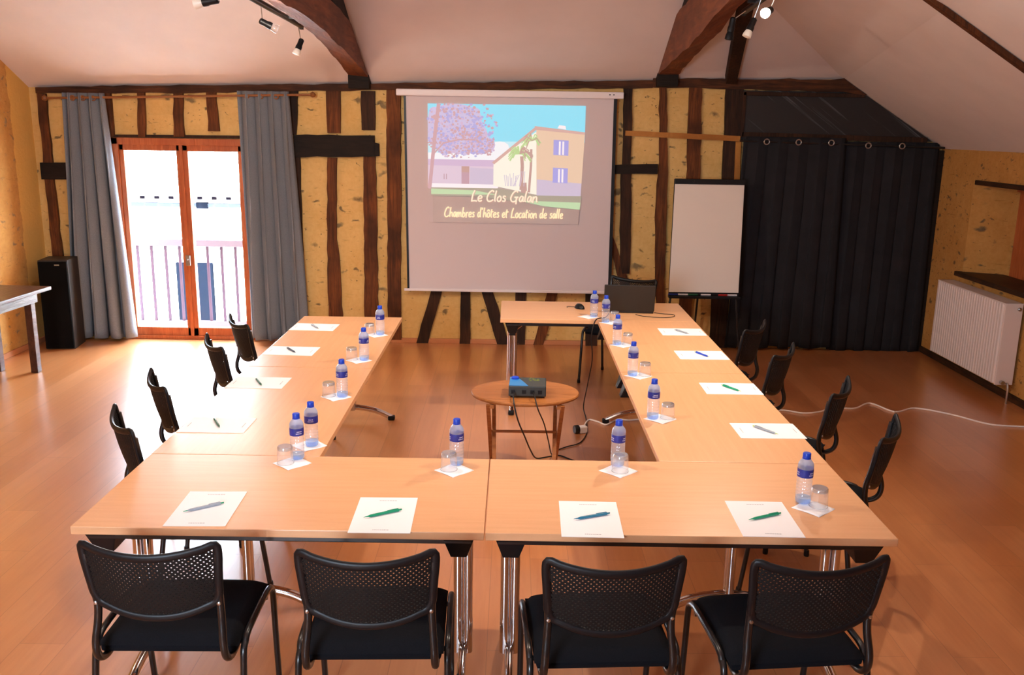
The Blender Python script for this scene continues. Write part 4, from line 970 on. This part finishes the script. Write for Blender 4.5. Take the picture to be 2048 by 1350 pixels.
spot((1.62, 3.5, 2.865), (1.535, 3.56, 2.80), (-.12, .1, -.95), 'black spotlight facing the wall beside the right beam', 'black_plastic', .10)
spot((1.60, 2.72, 2.90), (1.575, 2.80, 2.77), (-.55, -.75, -.30), 'lit spotlight glaring at the right curved beam', 'lamp_lit', .06)

# ------------------------------------------------------------------ light
def light(name, kind, loc, power, col, size=.05, rot=None, **kw):
    l = bpy.data.lights.new(name, kind); l.energy = power; l.color = col
    if kind in ('POINT', 'SPOT'): l.shadow_soft_size = size
    o = bpy.data.objects.new(name, l); COL.objects.link(o); o.location = loc
    if rot: o.rotation_euler = rot
    for k, v_ in kw.items(): setattr(l, k, v_)
    return o
def aim(o, to): o.rotation_euler = (Vector(to)-o.location).to_track_quat('-Z', 'Y').to_euler()
WARM = (1, .84, .68)
K = .8
o = light('lit_spot', 'SPOT', (1.50, 2.66, 2.72), 190*K, WARM, .03, spot_size=R(125), spot_blend=.8); aim(o, (-.1, 2.3, 0))
o = light('track_spot', 'SPOT', (-.9, .9, 2.80), 95*K, WARM, .04, spot_size=R(140), spot_blend=.8); aim(o, (-.1, 2.0, 0))
o = light('track_spot', 'SPOT', (1.2, .9, 2.85), 95*K, WARM, .04, spot_size=R(115), spot_blend=.8); aim(o, (-.2, 1.6, 0))
o = light('track_spot', 'SPOT', (-1.45, 2.1, 2.72), 160*K, WARM, .04, spot_size=R(150), spot_blend=.8); aim(o, (-.2, 5.8, 1.2))
o = light('uplight', 'POINT', (-2.2, 1.2, 2.6), 28*K, WARM, .08)
o = light('uplight', 'POINT', (2.3, 1.9, 2.3), 4*K, WARM, .08)
sun = light('sun', 'SUN', (0, 0, 20), 40., (.92, .96, 1), rot=(R(40), 0, R(-20))); sun.data.angle = R(2)
for (x0, x1, z0, z1, y, rx) in ((DX0, DX1, 0., DZ, YW+.28, 90), (WX0, WX1, WZ0, WZ1, YF-.02, -90)):
    l = bpy.data.lights.new('portal', 'AREA'); l.shape = 'RECTANGLE'; l.size = x1-x0; l.size_y = z1-z0; l.cycles.is_portal = True
    o = bpy.data.objects.new('portal', l); COL.objects.link(o); o.location = ((x0+x1)/2, y, (z0+z1)/2)
    o.rotation_euler = (R(-90), 0, 0) if rx == 90 else (R(90), 0, 0)
w = bpy.data.worlds.new('World'); SC.world = w; w.use_nodes = True
bg = w.node_tree.nodes['Background']; bg.inputs['Color'].default_value = (.68, .83, 1, 1); bg.inputs['Strength'].default_value = 52.

# ------------------------------------------------------------------ camera
cam = bpy.data.cameras.new('camera'); co = bpy.data.objects.new('camera', cam); COL.objects.link(co)
cam.sensor_width = 36; cam.lens = 1801.4/2048*36; cam.clip_start = .05; cam.clip_end = 200
yaw, pit, rol = .0017, .2285, .0159
f = Vector((math.sin(yaw)*math.cos(pit), math.cos(yaw)*math.cos(pit), -math.sin(pit)))
r_ = f.cross(Vector((0, 0, 1))).normalized(); u_ = r_.cross(f)
r2, u2 = r_*math.cos(rol)+u_*math.sin(rol), -r_*math.sin(rol)+u_*math.cos(rol)
M = Matrix((r2, u2, -f)).transposed().to_4x4(); M.translation = (.0772, -2.809, 2.0722)
co.matrix_world = M; SC.camera = co
SC.view_settings.view_transform = 'Standard'; SC.view_settings.look = 'None'; SC.view_settings.gamma = 1.; SC.view_settings.use_curve_mapping = False
SC.view_settings.exposure = .2
SC.cycles.use_denoising = True; SC.cycles.max_bounces = 10; SC.cycles.transparent_max_bounces = 24
SC.cycles.sample_clamp_indirect = 20.
